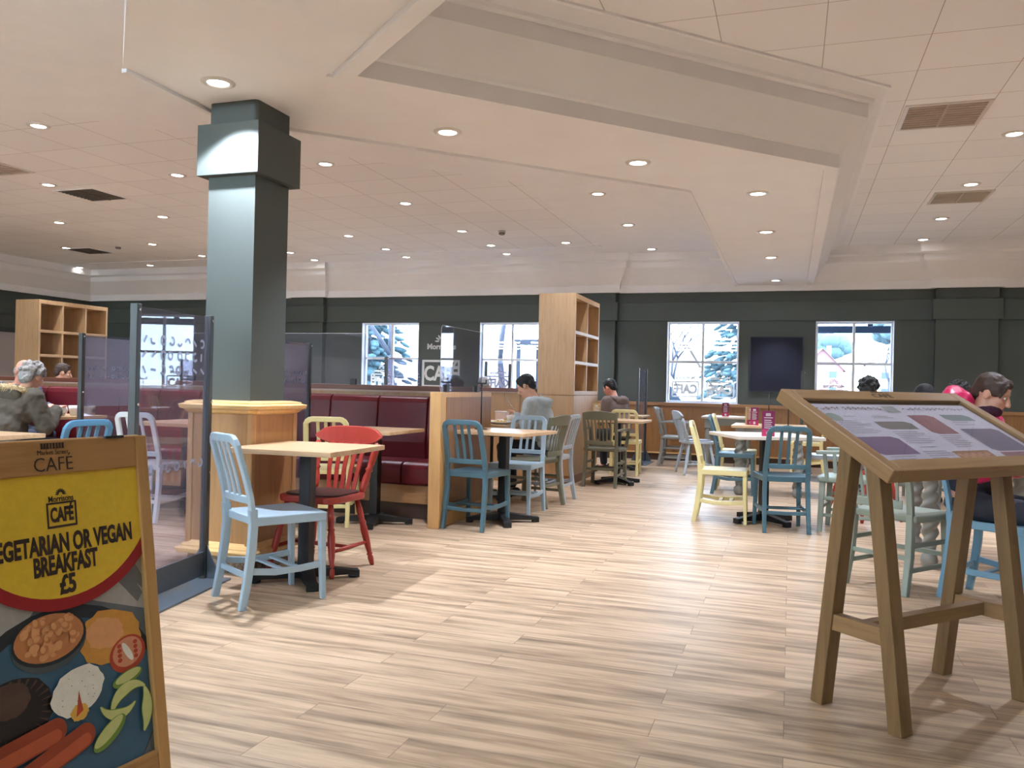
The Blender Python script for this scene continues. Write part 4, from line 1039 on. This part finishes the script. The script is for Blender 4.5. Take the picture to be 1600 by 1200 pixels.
m = MB(); m.bx(-BW+.05, BW-.05, -BL, -BL+.065, -.05, -.0005); o = obj('bottom_frame', m, LW, t, .004); o.matrix_local = tilt
m = MB(); m.bx(-BW+.045, BW-.045, -BL+.06, BL-.065, -.05, -.02); o = obj('backing', m, paint('lectern_black', (24, 20, 20), .5), t); o.matrix_local = tilt
text('cafe_lettering', 'CAFÉ', .042, INK, top, Matrix.Translation((0, BL-.042, .0004)), width=.115)
m = MB()
for i in range(8): m.bx(-.034+i*.0085, -.029+i*.0085, BL-.014, BL-.006, -.0002, .0006)
obj('awning_mark', m, INK, top)
px0_, px1_, pz0, pz1 = -BW+.055, BW-.055, -BL+.062, BL-.085
Wp, Hp = px1_-px0_, pz1-pz0
mm = [PC('menu_paper', (226, 228, 236)), PC('menu_ink', (66, 54, 62)), PC('menu_grey', (168, 172, 182)), PC('menu_olive', (104, 112, 108)), PC('menu_maroon', (136, 74, 90)), PC('menu_teal', (96, 136, 136)), PC('menu_navy', (74, 82, 118)), PC('menu_purple', (104, 84, 130)), PC('menu_food', (160, 112, 78)), PC('menu_food2', (200, 150, 110)), PC('menu_green', (150, 176, 160))]
m = MB(); m.bx(px0_, px1_, pz0, pz1, -.02, -.016, 0)
z_ = [-.0159]
def blk(u0, u1, v0, v1, mi, cut=0):
    z_[0] += .00004; a, b, c, d = px0_+u0*Wp, px0_+u1*Wp, pz1-v1*Hp, pz1-v0*Hp; k = cut*.03
    m.prism([(a+k, c), (b, c), (b, d-k*.5), (b-k, d), (a, d), (a, c+k*.5)] if cut else [(a, c), (b, c), (b, d), (a, d)], z_[0]-.00003, z_[0], mi)
blk(.25, .46, .32, .46, 3, 1); blk(.51, .67, .20, .55, 4, 1); blk(.73, .92, .19, .31, 5, 1); blk(.72, .97, .46, .86, 6, 1); blk(.02, .25, .58, .87, 7, 1); blk(.45, .68, .84, .99, 8); blk(.74, .92, .88, .99, 4)
for q in range(9): el_c = (px0_+(.47+.022*q)*Wp, pz1-(.90+.03*(q % 2))*Hp); z_[0] += .00004; m.prism([(el_c[0]+.016*math.cos(2*PI*k/10), el_c[1]+.010*math.sin(2*PI*k/10)) for k in range(10)], z_[0]-.00003, z_[0], 9)
z_[0] += .00004; m.prism([(px0_+.06*Wp+.035*math.cos(2*PI*k/20), pz1-.24*Hp+.03*math.sin(2*PI*k/20)) for k in range(20)], z_[0]-.00003, z_[0], 10)
for u0, u1, v0, v1 in ((.12, .19, .22, .25), (.04, .21, .30, .54), (.28, .40, .22, .28), (.27, .45, .50, .72), (.30, .44, .76, .80), (.28, .45, .83, .97), (.52, .66, .58, .80), (.73, .9, .34, .43), (.06, .24, .90, .98), (.70, .72, .5, .8)):
    n = max(1, int((v1-v0)/.03))
    for i in range(n):
        f = .55+.45*abs(math.sin(i*2.3+u0*9)); blk(u0, u0+(u1-u0)*f, v0+(v1-v0)*i/n, v0+(v1-v0)*i/n+.012, 2)
for u0, v0, u1, v1 in ((.42, .04, .50, .16),):
    blk(u0, u1, v0, v1, 10); blk(u0+.01, u1-.01, v0+.03, v0+.05, 2); blk(u0+.01, u1-.01, v0+.07, v0+.09, 2)
z_[0] += .0001
for x0_, x1_ in ((px0_+.01, px0_+.41*Wp), (px0_+.53*Wp, px1_-.01)):
    mb2 = m; o = len(m.mi); glyphs(m, x0_, x1_, pz1-.062, pz1-.008, .027, 11, z_[0]-.00003, z_[0]+.0001, lambda a, b, c: (a, b, c))
    for q in range(o, len(m.mi)): m.mi[q] = 1
o = obj('printed_menu', m, mm, t); o.matrix_local = tilt
m = MB(); m.bx(px0_-.005, px1_+.005, pz0-.004, BL-.072, -.0125, -.0105); o = obj('cover_sheet', m, clear('menu_cover', (246, 246, 250), .8, .02), t); o.matrix_local = tilt
# ---------------------------------------------------------------- people
SKIN = paint('skin_fair', (208, 158, 132), .5, .05, 30); SKIN2 = paint('skin_rosy', (214, 150, 130), .45, .05, 30); SKIN3 = paint('skin_brown', (150, 104, 80), .5, .05, 30)
SHOE = paint('dark_shoe', (30, 28, 30), .5, .1); EYEW = paint('eye_white', (220, 216, 210), .3); EYED = paint('eye_dark', (34, 24, 20), .2); LIP = paint('lip', (158, 92, 84), .5)
TEX = bpy.data.textures.new('folds', 'CLOUDS'); TEX.noise_scale = .07; TEX.noise_depth = 2
TEXH = bpy.data.textures.new('locks', 'CLOUDS'); TEXH.noise_scale = .022; TEXH.noise_depth = 2
def vol(name, mb, mat, parent, vox=.008, smooth=6, disp=0, tex=None, mid=.5):
    o = obj(name, mb, mat, parent)
    r = o.modifiers.new('fuse', 'REMESH'); r.mode = 'VOXEL'; r.voxel_size = vox; r.use_smooth_shade = True
    if smooth: s = o.modifiers.new('soften', 'SMOOTH'); s.iterations = smooth; s.factor = .5
    if disp: d = o.modifiers.new('folds', 'DISPLACE'); d.texture = tex or TEX; d.strength = disp; d.mid_level = mid; d.texture_coords = 'LOCAL'
    return o
def person(label, x, y, fx, fy, lean=.3, pitch=.4, turn=0, hz=.475, s=1.0, skin=SKIN, top=None, legs=None, hair=None, style='short', hood=None, puffy=0, hands=None, fur=None, glasses=False, crop=False, vox=.009, tname='hooded_top', hood_up=False, side=0):
    t = thing('person', label, 'person', (x, y, 0), heading(fx, fy)); t.scale = (s, s, s)
    hz = hz/s
    hip = V((0, -.02, hz+.085)); ax = V((side, math.sin(lean), math.cos(lean))).normalized()
    chest = hip+ax*.30; sh = hip+ax*.455; ax2 = V((side, math.sin(lean*1.3+.12), math.cos(lean*1.3+.12))).normalized(); neck = hip+ax*.49; hb = neck+ax2*.075
    hd = Matrix.Rotation(turn, 3, 'Z') @ Matrix.Rotation(-pitch, 3, 'X')     # head orientation
    hc = hb+hd @ V((0, .022, .085))
    Hh = lambda a, b, c: hc+hd @ V((a, b, c))
    hands = hands or {-1: (-.12, .36, .83), 1: (.12, .36, .83)}
    body = MB(); cloth = MB(); trou = MB()
    # trunk and neck
    body.ell(hip+V((0, 0, .02)), (.15, .11, .11)); body.ell(chest, (.14, .095, .19)); body.capsule(hip, chest, .11, .115); body.capsule(sh+V((-.15, 0, 0)), sh+V((.15, 0, 0)), .05, .05)
    body.capsule(neck-ax*.05, Hh(0, -.02, -.03), .056, .053)
    # head
    body.ell(Hh(0, -.012, .028), (.073, .093, .088), 20, hd); body.ell(Hh(0, .022, -.038), (.058, .064, .074), 18, hd); body.ell(Hh(0, .055, -.092), (.026, .022, .02), 12, hd)
    body.ell(Hh(0, .062, .028), (.055, .022, .018), 14, hd); body.capsule(Hh(0, .078, .012), Hh(0, .101, -.028), .010, .0145, 10); body.ell(Hh(0, .094, -.032), (.018, .011, .009), 10, hd)
    body.ell(Hh(0, .077, -.064), (.022, .012, .009), 10, hd)
    for q in (-1, 1):
        body.ell(Hh(q*.04, .058, -.022), (.022, .022, .02), 12, hd); body.ell(Hh(q*.076, -.012, -.008), (.011, .021, .032), 12, hd @ Matrix.Rotation(q*.25, 3, 'Z'))
    pad = .02+puffy*.03
    cloth.ell(chest+ax*.02, (.165+pad, .12+pad, .20), 20, Matrix.Rotation(-lean, 3, 'X')); cloth.ell(hip+ax*(.13 if not crop else .26), (.155+pad, .125+pad, .17 if not crop else .10), 20, Matrix.Rotation(-lean, 3, 'X'))
    if not crop: cloth.ell(hip+V((0, -.005, .0)), (.165+pad, .13+pad, .085), 18)
    cloth.ell(sh-V((0, .02, .02)), (.17, .085+pad*.5, .075), 18)
    for q in (-1, 1):
        S = sh+V((q*.172, -.005, -.015)); T = V(hands[q]); T = V((T.x/s, T.y/s, T.z/s)) if s != 1 else T
        d = T-S; L1, L2 = .285, .255; dist = min(d.length, (L1+L2)*.995); T = S+d.normalized()*dist; d = T-S
        a = (L1*L1-L2*L2+dist*dist)/(2*dist); hgt = math.sqrt(max(0, L1*L1-a*a)); pole = V((q*.45, -.25, -1)) if not crop else V((q*.7, -.2, -.6)); n = (pole-pole.dot(d.normalized())*d.normalized()).normalized(); E = S+d.normalized()*a+n*hgt
        body.capsule(S, E, .046, .038); body.capsule(E, T, .038, .027)
        cloth.capsule(S, E, .066+pad*.6, .052+pad*.6); f = (T-E).normalized(); cloth.capsule(E, T-f*.025, .052+pad*.6, .040+pad*.5)
        # hand: palm, four curled fingers, thumb
        fwd = (f+V((0, .35, -.1))).normalized(); inn = V((-q, 0, 0)); inn = (inn-inn.dot(fwd)*fwd).normalized(); dn = fwd.cross(inn)*q; 
        if dn.z > 0: dn = -dn
        rm = Matrix((inn, fwd, dn)).transposed()
        body.ell(T+fwd*.045, (.040, .05, .017), 12, rm)
        for i, l in enumerate((.036, .042, .04, .032)):
            b0 = T+fwd*.083+inn*(.027-.018*i)*1.0; b1 = b0+fwd*l*.75+dn*.012; b2 = b1+fwd*l*.35+dn*l*.55
            body.capsule(b0-fwd*.01, b1, .0088, .0082, 8); body.capsule(b1, b2, .0082, .007, 8)
        b0 = T+fwd*.025+inn*.034; b1 = b0+inn*.022+fwd*.026+dn*.006; b2 = b1+fwd*.028-inn*.006+dn*.01; body.capsule(b0, b1, .0105, .0095, 8); body.capsule(b1, b2, .0095, .008, 8)
        hp = hip+V((q*.085, .03, -.03)); kn = V((q*.105, .44, hz+.045)); an = V((q*.11, .41, .085)); 
        body.capsule(hp, kn, .075, .052); body.capsule(kn, an, .05, .035); body.capsule(an, V((q*.115, .50, .035)), .034, .03)
        trou.capsule(hp, kn, .09, .066); trou.capsule(kn, V((q*.11, .41, .12)), .064, .052)
    trou.ell(hip+V((0, 0, -.02)), (.165, .125, .085), 18)
    if crop: trou.ell(hip+ax*.12, (.16, .12, .17), 18)
    vol('body', body, skin, t, min(vox, .0075), 3)
    vol('trousers', trou, legs or paint('dark_denim', (44, 48, 60), .8, .12, 20), t, vox+.003, 6, .012)
    c = vol(tname, cloth, top, t, vox+.002, 5, .016+puffy*.02)
    for q in (-1, 1):
        m = MB(); m.capsule((q*.112, .36, .045), (q*.118, .53, .035), .045, .038); m.ell((q*.115, .44, .012), (.045, .13, .012)); vol('shoe', m, SHOE, t, .01, 3)
        m = MB(); m.ell(Hh(q*.031, .073, .006), (.0125, .008, .0075), 12, hd); e_ = obj('eye', m, EYEW, t); m = MB(); m.ell(Hh(q*.031, .0795, .006), (.0055, .003, .0055), 10, hd); obj('iris', m, EYED, e_)
    m = MB(); m.ell(Hh(0, .087, -.064), (.021, .005, .0055), 12, hd); obj('mouth', m, LIP, t)
    # hair
    if hair:
        m = MB()
        if style == 'short':
            m.ell(Hh(0, -.022, .046), (.08, .098, .084), 20, hd); m.ell(Hh(0, .036, .088), (.055, .042, .028), 14, hd); m.ell(Hh(0, -.07, .0), (.066, .048, .07), 14, hd)
            for q in (-1, 1): m.ell(Hh(q*.066, -.002, .03), (.016, .04, .05), 12, hd)
            vol('hair', m, hair, t, .007, 3, .012, TEXH)
        elif style == 'curly':
            rnd = random.Random(int(x*10)+5); m.ell(Hh(0, -.03, .05), (.09, .105, .09), 20, hd); m.ell(Hh(0, -.08, -.01), (.08, .05, .08), 16, hd)
            for i in range(60):
                a, b = rnd.uniform(0, 2*PI), rnd.uniform(-.25, 1); c_ = math.sqrt(max(0, 1-b*b)); p = V((.092*c_*math.cos(a), -.03+.105*c_*math.sin(a), .045+.095*b))
                if p.y > .045 and p.z < .075: continue
                m.ell(hc+hd @ p, (.022, .022, .022), 8)
            vol('hair', m, hair, t, .007, 1, .02, TEXH)
        elif style == 'tied':
            m.ell(Hh(0, -.026, .042), (.08, .092, .081), 20, hd); m.ell(Hh(0, .034, .078), (.056, .046, .034), 14, hd); m.ell(Hh(0, -.078, -.005), (.058, .042, .066), 14, hd)
            for q in (-1, 1): m.ell(Hh(q*.064, .01, .036), (.019, .05, .046), 12, hd); m.capsule(Hh(q*.05, .06, .075), Hh(q*.073, .055, .0), .013, .006, 8)
            m.ell(Hh(0, -.105, -.035), (.034, .03, .036), 12, hd); vol('hair', m, hair, t, .007, 2, .010, TEXH)
        elif style == 'fringe':
            m.ell(Hh(0, -.055, -.02), (.078, .05, .055), 16, hd)
            for q in (-1, 1): m.ell(Hh(q*.07, -.03, -.01), (.012, .035, .03), 12, hd)
            vol('hair', m, hair, t, .007, 2, .008, TEXH)
    if hood and not hood_up:
        m = MB(); nb = neck-ax*.01+ax*(.11 if crop else 0); hk = 1+.55*puffy
        pts = []
        for i in range(13):
            a = R(-205+i*230/12); pts.append(nb+V((.105*math.cos(a), -.035+.095*math.sin(a)*(1 if math.sin(a) < 0 else .5), .005+.035*math.sin(a)+ .01)))
        m.tube(pts, [hk*(.022+.022*math.sin(PI*i/12)) for i in range(13)], 12)
        m.ell(nb+V((0, -.125, -.05+.03*puffy)), (.11*hk, .055*hk, .085*hk), 18, Matrix.Rotation(.35, 3, 'X'))
        m.ell(nb+V((0, -.15, -.015+.04*puffy)), (.08*hk, .04*hk, .04*hk), 14); vol('hood', m, hood, t, .009, 4, .015)
    if crop:
        m = MB(); nb = neck+ax2*.03
        m.tube([nb+V((.075*math.cos(2*PI*i/18), .072*math.sin(2*PI*i/18)+.012, .012*math.sin(2*PI*i/18))) for i in range(18)], .034, 12, closed=True); vol('scarf', m, paint('dark_plum_scarf', (58, 24, 48), .85, .2, 40), t, .008, 2, .014)
    if hood_up:
        m = MB(); m.ell(Hh(0, -.03, .02), (.11, .125, .13), 20, hd); m.capsule(Hh(0, -.06, -.05), sh+V((0, -.06, 0)), .10, .12); vol('hood', m, hood, t, .011, 4, .015)
    if fur:
        m = MB(); rnd = random.Random(4); nb = neck-ax*.01
        for i in range(900):
            a = R(rnd.uniform(150, 395)); rr = .135; p = nb+V((rr*math.cos(a), -.06+.13*math.sin(a), .02+.035*math.sin(-a)))
            d = V((rnd.gauss(0, 1), rnd.gauss(0, 1), rnd.gauss(0, 1))).normalized(); p = p+d*.022; l = rnd.uniform(.02, .042); e2 = d.orthogonal().normalized()*.004; e3 = d.cross(e2)
            m.add([p+e2, p-e2*.5+e3, p-e2*.5-e3, p+d*l+V((0, 0, -.006))], [(0, 1, 3), (1, 2, 3), (2, 0, 3)])
        pts = [nb+V((.135*math.cos(R(a)), -.06+.13*math.sin(R(a)), .02+.035*math.sin(-R(a)))) for a in range(150, 400, 14)]; m.tube(pts, .026, 10)
        tag(obj('fur_trim', m, fur, t), kind='stuff')
    if glasses:
        m = MB()
        for q in (-1, 1):
            m.tube([Hh(q*.033+.024*math.cos(2*PI*i/16), .094, .004+.018*math.sin(2*PI*i/16)) for i in range(16)], .0022, 6, closed=True)
            m.tube([Hh(q*.057, .092, .01), Hh(q*.076, .04, .01), Hh(q*.08, -.012, .004)], .002, 6)
        m.tube([Hh(-.009, .095, .006), Hh(.009, .095, .006)], .002, 6); obj('glasses', m, BLACK, t)
    return t
HOODG = paint('grey_marl', (176, 186, 190), .85, .08, 40); HOODB = paint('brown_marl', (112, 96, 92), .85, .08, 40); PARKA = paint('olive_parka', (84, 76, 64), .8, .06, 20); NAVYJ = paint('black_jacket', (24, 24, 28), .7, .1)
FUR = paint('fur_trim_tan', (196, 176, 136), .9, .25, 60); PINK = paint('pink_puffer', (206, 30, 92), .4, .08, 10); HBLK = paint('black_hair', (18, 16, 17), .6, .1, 40); HGRY = paint('grey_hair', (150, 146, 142), .6, .35, 60)
HBRN = paint('brown_hair', (62, 44, 34), .62, .2, 60); BLUEC = paint('blue_shirt', (70, 84, 110), .8)
person('young man with black hair in a grey hoodie, eating at the laid table', -2.37, 8.12, -1, .05, .33, .5, 0, top=HOODG, hood=HOODG, hair=HBLK, vox=.008, hands={-1: (-.10, .30, .86), 1: (.16, .33, .83)})
person('man in a brown hoodie sitting bent forward beside the shelf unit', -2.17, 11.05, -.85, .5, .32, .45, 0, top=HOODB, hood=HOODB, hair=HBLK, skin=SKIN2, hands={-1: (-.12, .34, .83), 1: (.12, .34, .83)})
person('bald man with glasses at the far left behind the woman', -7.80, 6.55, .95, -.1, .22, .4, 0, hz=.49, top=BLUEC, hair=HGRY, style='fringe', skin=SKIN2, glasses=True, tname='shirt', hands={-1: (-.14, .36, .83), 1: (.14, .36, .83)})
person('grey haired woman in an olive parka with a fur trimmed hood', -6.56, 5.40, .12, 1, .44, .4, .2, top=PARKA, hood=PARKA, hair=HGRY, style='curly', fur=FUR, puffy=.7, tname='parka', hands={-1: (-.16, .36, .83), 1: (.13, .42, .84)})
person('child with tied brown hair in a bright pink padded jacket', 1.0, 5.35, .85, -.5, .10, .42, .12, s=.97, top=PINK, hood=PINK, hair=HBRN, style='tied', puffy=.8, vox=.007, crop=True, tname='padded_jacket', hands={-1: (-.09, .30, .80), 1: (.09, .30, .80)})
person('person with black hair in front of the window behind the menu stand', .72, 9.12, .3, 1, .2, .3, 0, top=NAVYJ, hair=HBLK, style='curly', skin=SKIN3, vox=.012, tname='jacket')
person('person with curly black hair beside the pink jacketed child', 1.72, 9.45, -.3, 1, .30, .35, 0, top=NAVYJ, hair=HBLK, style='curly', skin=SKIN3, vox=.012, tname='jacket')
person('person in a dark hood to the left of the curly haired one', 1.36, 10.1, .3, .95, .42, .4, 0, top=NAVYJ, hood=NAVYJ, hood_up=True, hair=HBLK, skin=SKIN3, vox=.012, tname='jacket')
person('person in a dark hooded coat hunched behind the ledge near the oak end panel', -4.58, 10.22, .9, .4, .42, .5, 0, top=NAVYJ, hood=NAVYJ, hood_up=True, hair=HBLK, vox=.012, tname='coat')
person('grey haired person behind the ledge under the window', -4.05, 10.85, -.5, .8, .36, .4, 0, top=PARKA, hair=HGRY, style='short', vox=.012, tname='coat')
person('dark haired person seen through the left shelf unit', -9.32, 8.42, .6, .8, .15, .2, 0, top=BLUEC, hair=HBRN, style='short', vox=.012, tname='shirt')
person('person with curly black hair behind the left clear screen', -8.75, 9.0, -.4, .8, .22, .2, 0, top=NAVYJ, hair=HBLK, style='curly', skin=SKIN3, vox=.012, tname='jacket')
for x, y, fx, fy, lab in ((1.72, 9.45, -.3, 1, 'grey slat back chair under the curly haired person behind the menu stand'), (1.36, 10.1, .3, .95, 'grey slat back chair under the dark hooded person behind the menu stand'), (-4.58, 10.22, .9, .4, 'grey slat back chair behind the alcove divider under the hooded person'),
                          (-4.05, 10.85, -.5, .8, 'grey slat back chair under the grey haired person by the window'), (-9.32, 8.42, .6, .8, 'grey slat back chair behind the left shelf unit'), (-8.75, 9.0, -.4, .8, 'grey slat back chair behind the red bench at the left')):
    slat_chair(GREYC, x, y, fx, fy, lab)

# ---------------------------------------------------------------- outside the windows
m = MB(); m.bx(-60, 60, YW+.3, 260, -.4, -.2); g = struct('ground_outside', m, paint('asphalt_outside', (120, 122, 124), .9, .1, 1)); 
LEAFD = paint('conifer_hazed', (58, 84, 92), .8, .3, 6); BARK = paint('bare_bark', (70, 72, 84), .9, .2, 5); LEAFM = paint('bush_hazed', (78, 100, 104), .8, .3, 4)  # bluish daylight haze is mixed into the foliage colours
BRICKR = paint('brick_red_house', (158, 112, 116), .9, .15, 20); ROOFT = paint('roof_tile', (110, 92, 88), .9, .1, 8); RENDER = paint('white_render', (226, 224, 218), .8, .03)
def conifer(x, y, h_, r, lab):
    t = thing('conifer_tree', lab, 'tree', (x, y, -.2), 0, 'trees outside the windows'); rnd = random.Random(int(x*7+y))
    m = MB(); m.tube([(0, 0, 0), (0, 0, h_*.95)], [.18, .04], 8); obj('trunk', m, BARK, t)
    m = MB()
    for i in range(700):
        z = rnd.uniform(.10, .99)**.9; rr = r*(1-z)*rnd.uniform(.35, 1.1)+.05; a = rnd.uniform(0, 2*PI)
        rot = Matrix.Rotation(a, 3, 'Z') @ Matrix.Rotation(rnd.uniform(.05, .5), 3, 'Y'); l = rnd.uniform(.10, .22)*(1.3-z)*r*.8+.05
        m.ell((rr*math.cos(a), rr*math.sin(a), z*h_), (l, l*.5, l*.3), 6, rot)
    tag(obj('foliage', m, LEAFD, t), kind='stuff')
def bare_tree(x, y, h_, lab, leafy=0, n=6, seed=2):
    t = thing('bare_tree' if not leafy else 'leafy_tree', lab, 'tree', (x, y, -.2), 0, 'trees outside the windows'); rnd = random.Random(seed)
    m = MB(); lf = MB()
    def br(p, d, l, r, k):
        q = p+d*l+V((rnd.uniform(-.1, .1), rnd.uniform(-.1, .1), 0))*l; m.tube([p, (p+q)/2+V((rnd.uniform(-.05, .05), 0, 0))*l, q], [r, r*.8, r*.62], 5)
        if k == 0:
            if leafy: s_ = rnd.uniform(.3, .6)*leafy; lf.ell(q, (s_, s_, s_*.8), 8)
            return
        for i in range(rnd.choice((2, 3, 3))):
            e2 = (d+V((rnd.uniform(-.75, .75), rnd.uniform(-.75, .75), rnd.uniform(-.1, .4)))).normalized(); br(q, e2, l*rnd.uniform(.62, .85), r*.6, k-1)
    br(V((0, 0, 0)), V((0, 0, 1)), h_*.28, h_*.022, n)
    obj('branches', m, BARK, t)
    if leafy: tag(obj('foliage', lf, LEAFM, t), kind='stuff')
def house(x, y, w_, d_, h_, rh, wm, rz, lab):
    t = thing('street_house', lab, 'house', (x, y, -.2), rz, 'houses across the road')
    m = MB(); m.bx(-w_/2, w_/2, -d_/2, d_/2, 0, h_); m.prism([(-w_/2, h_), (w_/2, h_), (0, h_+rh)], -d_/2, d_/2, fn=lambda a, b, c: (a, c, b)); obj('walls', m, wm, t)
    m = MB(); o = .3
    for s in (-1, 1): m.prism([(s*(w_/2+o), h_-o*rh/(w_/2)), (s*(w_/2+o), h_-o*rh/(w_/2)+.15), (0, h_+rh+.15), (0, h_+rh)], -d_/2-o, d_/2+o, fn=lambda a, b, c: (a, c, b))
    obj('roof', m, ROOFT, t)
    m = MB(); m.bx(w_*.2, w_*.2+.6, -.3, .3, h_+rh*.4, h_+rh+.7); obj('chimney', m, BRICKR, t)
    for xx in (-w_*.25, w_*.25):
        for zz in (1.2, 3.4):
            m = MB(); m.bx(xx-.6, xx+.6, -d_/2-.06, -d_/2+.02, zz, zz+1.1); f = obj('window', m, WFRAME, t); m = MB(); m.bx(xx-.5, xx+.5, -d_/2-.08, -d_/2-.055, zz+.1, zz+1.0); obj('pane', m, paint('house_glass', (70, 84, 104), .2), f)
conifer(-1.85, 34, 8.6, 1.75, 'dark conifer beyond the right pane of the big window'); conifer(-18.6, 34, 10, 2.3, 'dark conifer beyond the leftmost window')
bare_tree(-15.2, 30, 9, 'bare tree beyond the right pane of the leftmost window', n=7, seed=4); bare_tree(-11.6, 33, 9, 'pale leafy tree beyond the window behind the seated man', .55, 6, seed=7)
bare_tree(-5.1, 38, 5.5, 'low bare tree beyond the left pane of the big window', n=5, seed=9); bare_tree(5.6, 150, 11, 'round leafy tree over the brick house', 3.0, 5, 11); bare_tree(9.3, 90, 9.5, 'tall leafy tree at the right of the window behind the menu stand', 1.6, 6, 12)
bare_tree(9.5, 30, 9, 'leafy tree outside the window out of frame', 1.4, 5, 21)
house(3.6, 124, 5.4, 8, 4.6, 2.8, BRICKR, R(6), 'brick gabled house beyond the window behind the menu stand'); house(15.2, 126, 10, 9, 5.4, 2.6, RENDER, R(-8), 'white rendered house beside the brick one')
house(-17.5, 110, 12, 9, 4.6, 2.6, RENDER, R(80), 'pale house far beyond the big window')
def hedge(x0_, x1_, y, lab):
    t = thing('hedge', lab, 'hedge', ((x0_+x1_)/2, y, -.2), 0); m = MB(); rnd = random.Random(3)
    for i in range(int((x1_-x0_)*6)):
        m.ell((rnd.uniform(x0_, x1_)-(x0_+x1_)/2, rnd.uniform(-.3, .3), rnd.uniform(.2, .95)), (.32, .3, .28), 8)
    tag(obj('foliage', m, LEAFM, t), kind='stuff')
hedge(-24, -7.5, 29.5, 'green hedge beyond the two left windows'); hedge(0, 9, 60, 'green hedge in front of the houses')
def car(x, y, rz, L, W, h_, mat, lab, van=False):
    t = thing('van' if van else 'car', lab, 'vehicle', (x, y, -.2), rz)
    m = MB(); pr = [(-L/2, .3), (L/2, .3), (L/2, .75), (L*.42, .85), (L*.28, .92), (L*.12, h_), (-L*.35 if not van else -L*.5, h_), (-L*.5, .95)]
    m.prism(pr, -W/2, W/2, fn=lambda a, b, c: (a, c, b)); obj('body', m, mat, t, .06, seg=3)
    m = MB(); m.prism([(L*.26, .95), (L*.13, h_-.08), (-L*.3 if not van else L*.02, h_-.08), (-L*.4 if not van else L*.02, .97)], -W/2-.01, W/2+.01, fn=lambda a, b, c: (a, c, b)); obj('windows', m, paint('car_glass', (40, 48, 58), .1), t)
    for a in (-1, 1):
        for b in (-1, 1): m = MB(); m.tube([(a*L*.3, b*W/2-.1, .32), (a*L*.3, b*W/2+.1, .32)], .32, 18); obj('wheel', m, BLACK, t)
car(-4.4, 26, R(0), 5.2, 1.8, 1.9, RENDER, 'white van parked beyond the big window', True)
t = thing('trolley_shelter', 'grey shelter with a flat dark roof beyond the window behind the seated man', 'shelter', (-5.1, 19.5, -.55))
m = MB(); m.bx(-1.2, 1.6, -.9, .9, 2.72, 2.86); obj('roof', m, paint('shelter_dark', (40, 48, 66), .6), t); m = MB(); m.bx(-1.1, 1.5, .8, .84, .2, 2.7); obj('back_panel', m, paint('shelter_grey', (140, 150, 166), .6), t)
for a in (-1.1, 1.5):
    for b in (-.8, .8): m = MB(); m.bx(a-.04, a+.04, b-.04, b+.04, 0, 2.72); obj('post', m, MATS['shelter_dark'], t)
t = thing('entrance_canopy', 'steel beamed canopy outside the window behind the menu stand', 'canopy', (1.6, 15.6, -.2))
SD = paint('canopy_steel', (60, 74, 100), .6)
m = MB(); m.bx(-1.6, 3, -.08, .08, 2.42, 2.54); m.bx(-1.3, 3, -.9, -.76, 2.62, 2.72); obj('beam', m, SD, t)
m = MB(); m.bx(-1.6, 3, -1.2, .3, 2.86, 2.9); obj('roof_sheet', m, paint('canopy_sheet', (190, 200, 214), .4), t)
for xx in (-.35, .85): m = MB(); m.bx(xx-.04, xx+.04, -.5, -.42, 2.5, 2.86); obj('strut', m, SD, t)
for xx in (-1.5, 2.9): m = MB(); m.bx(xx-.06, xx+.06, -.06, .06, 0, 2.5); obj('post', m, SD, t)
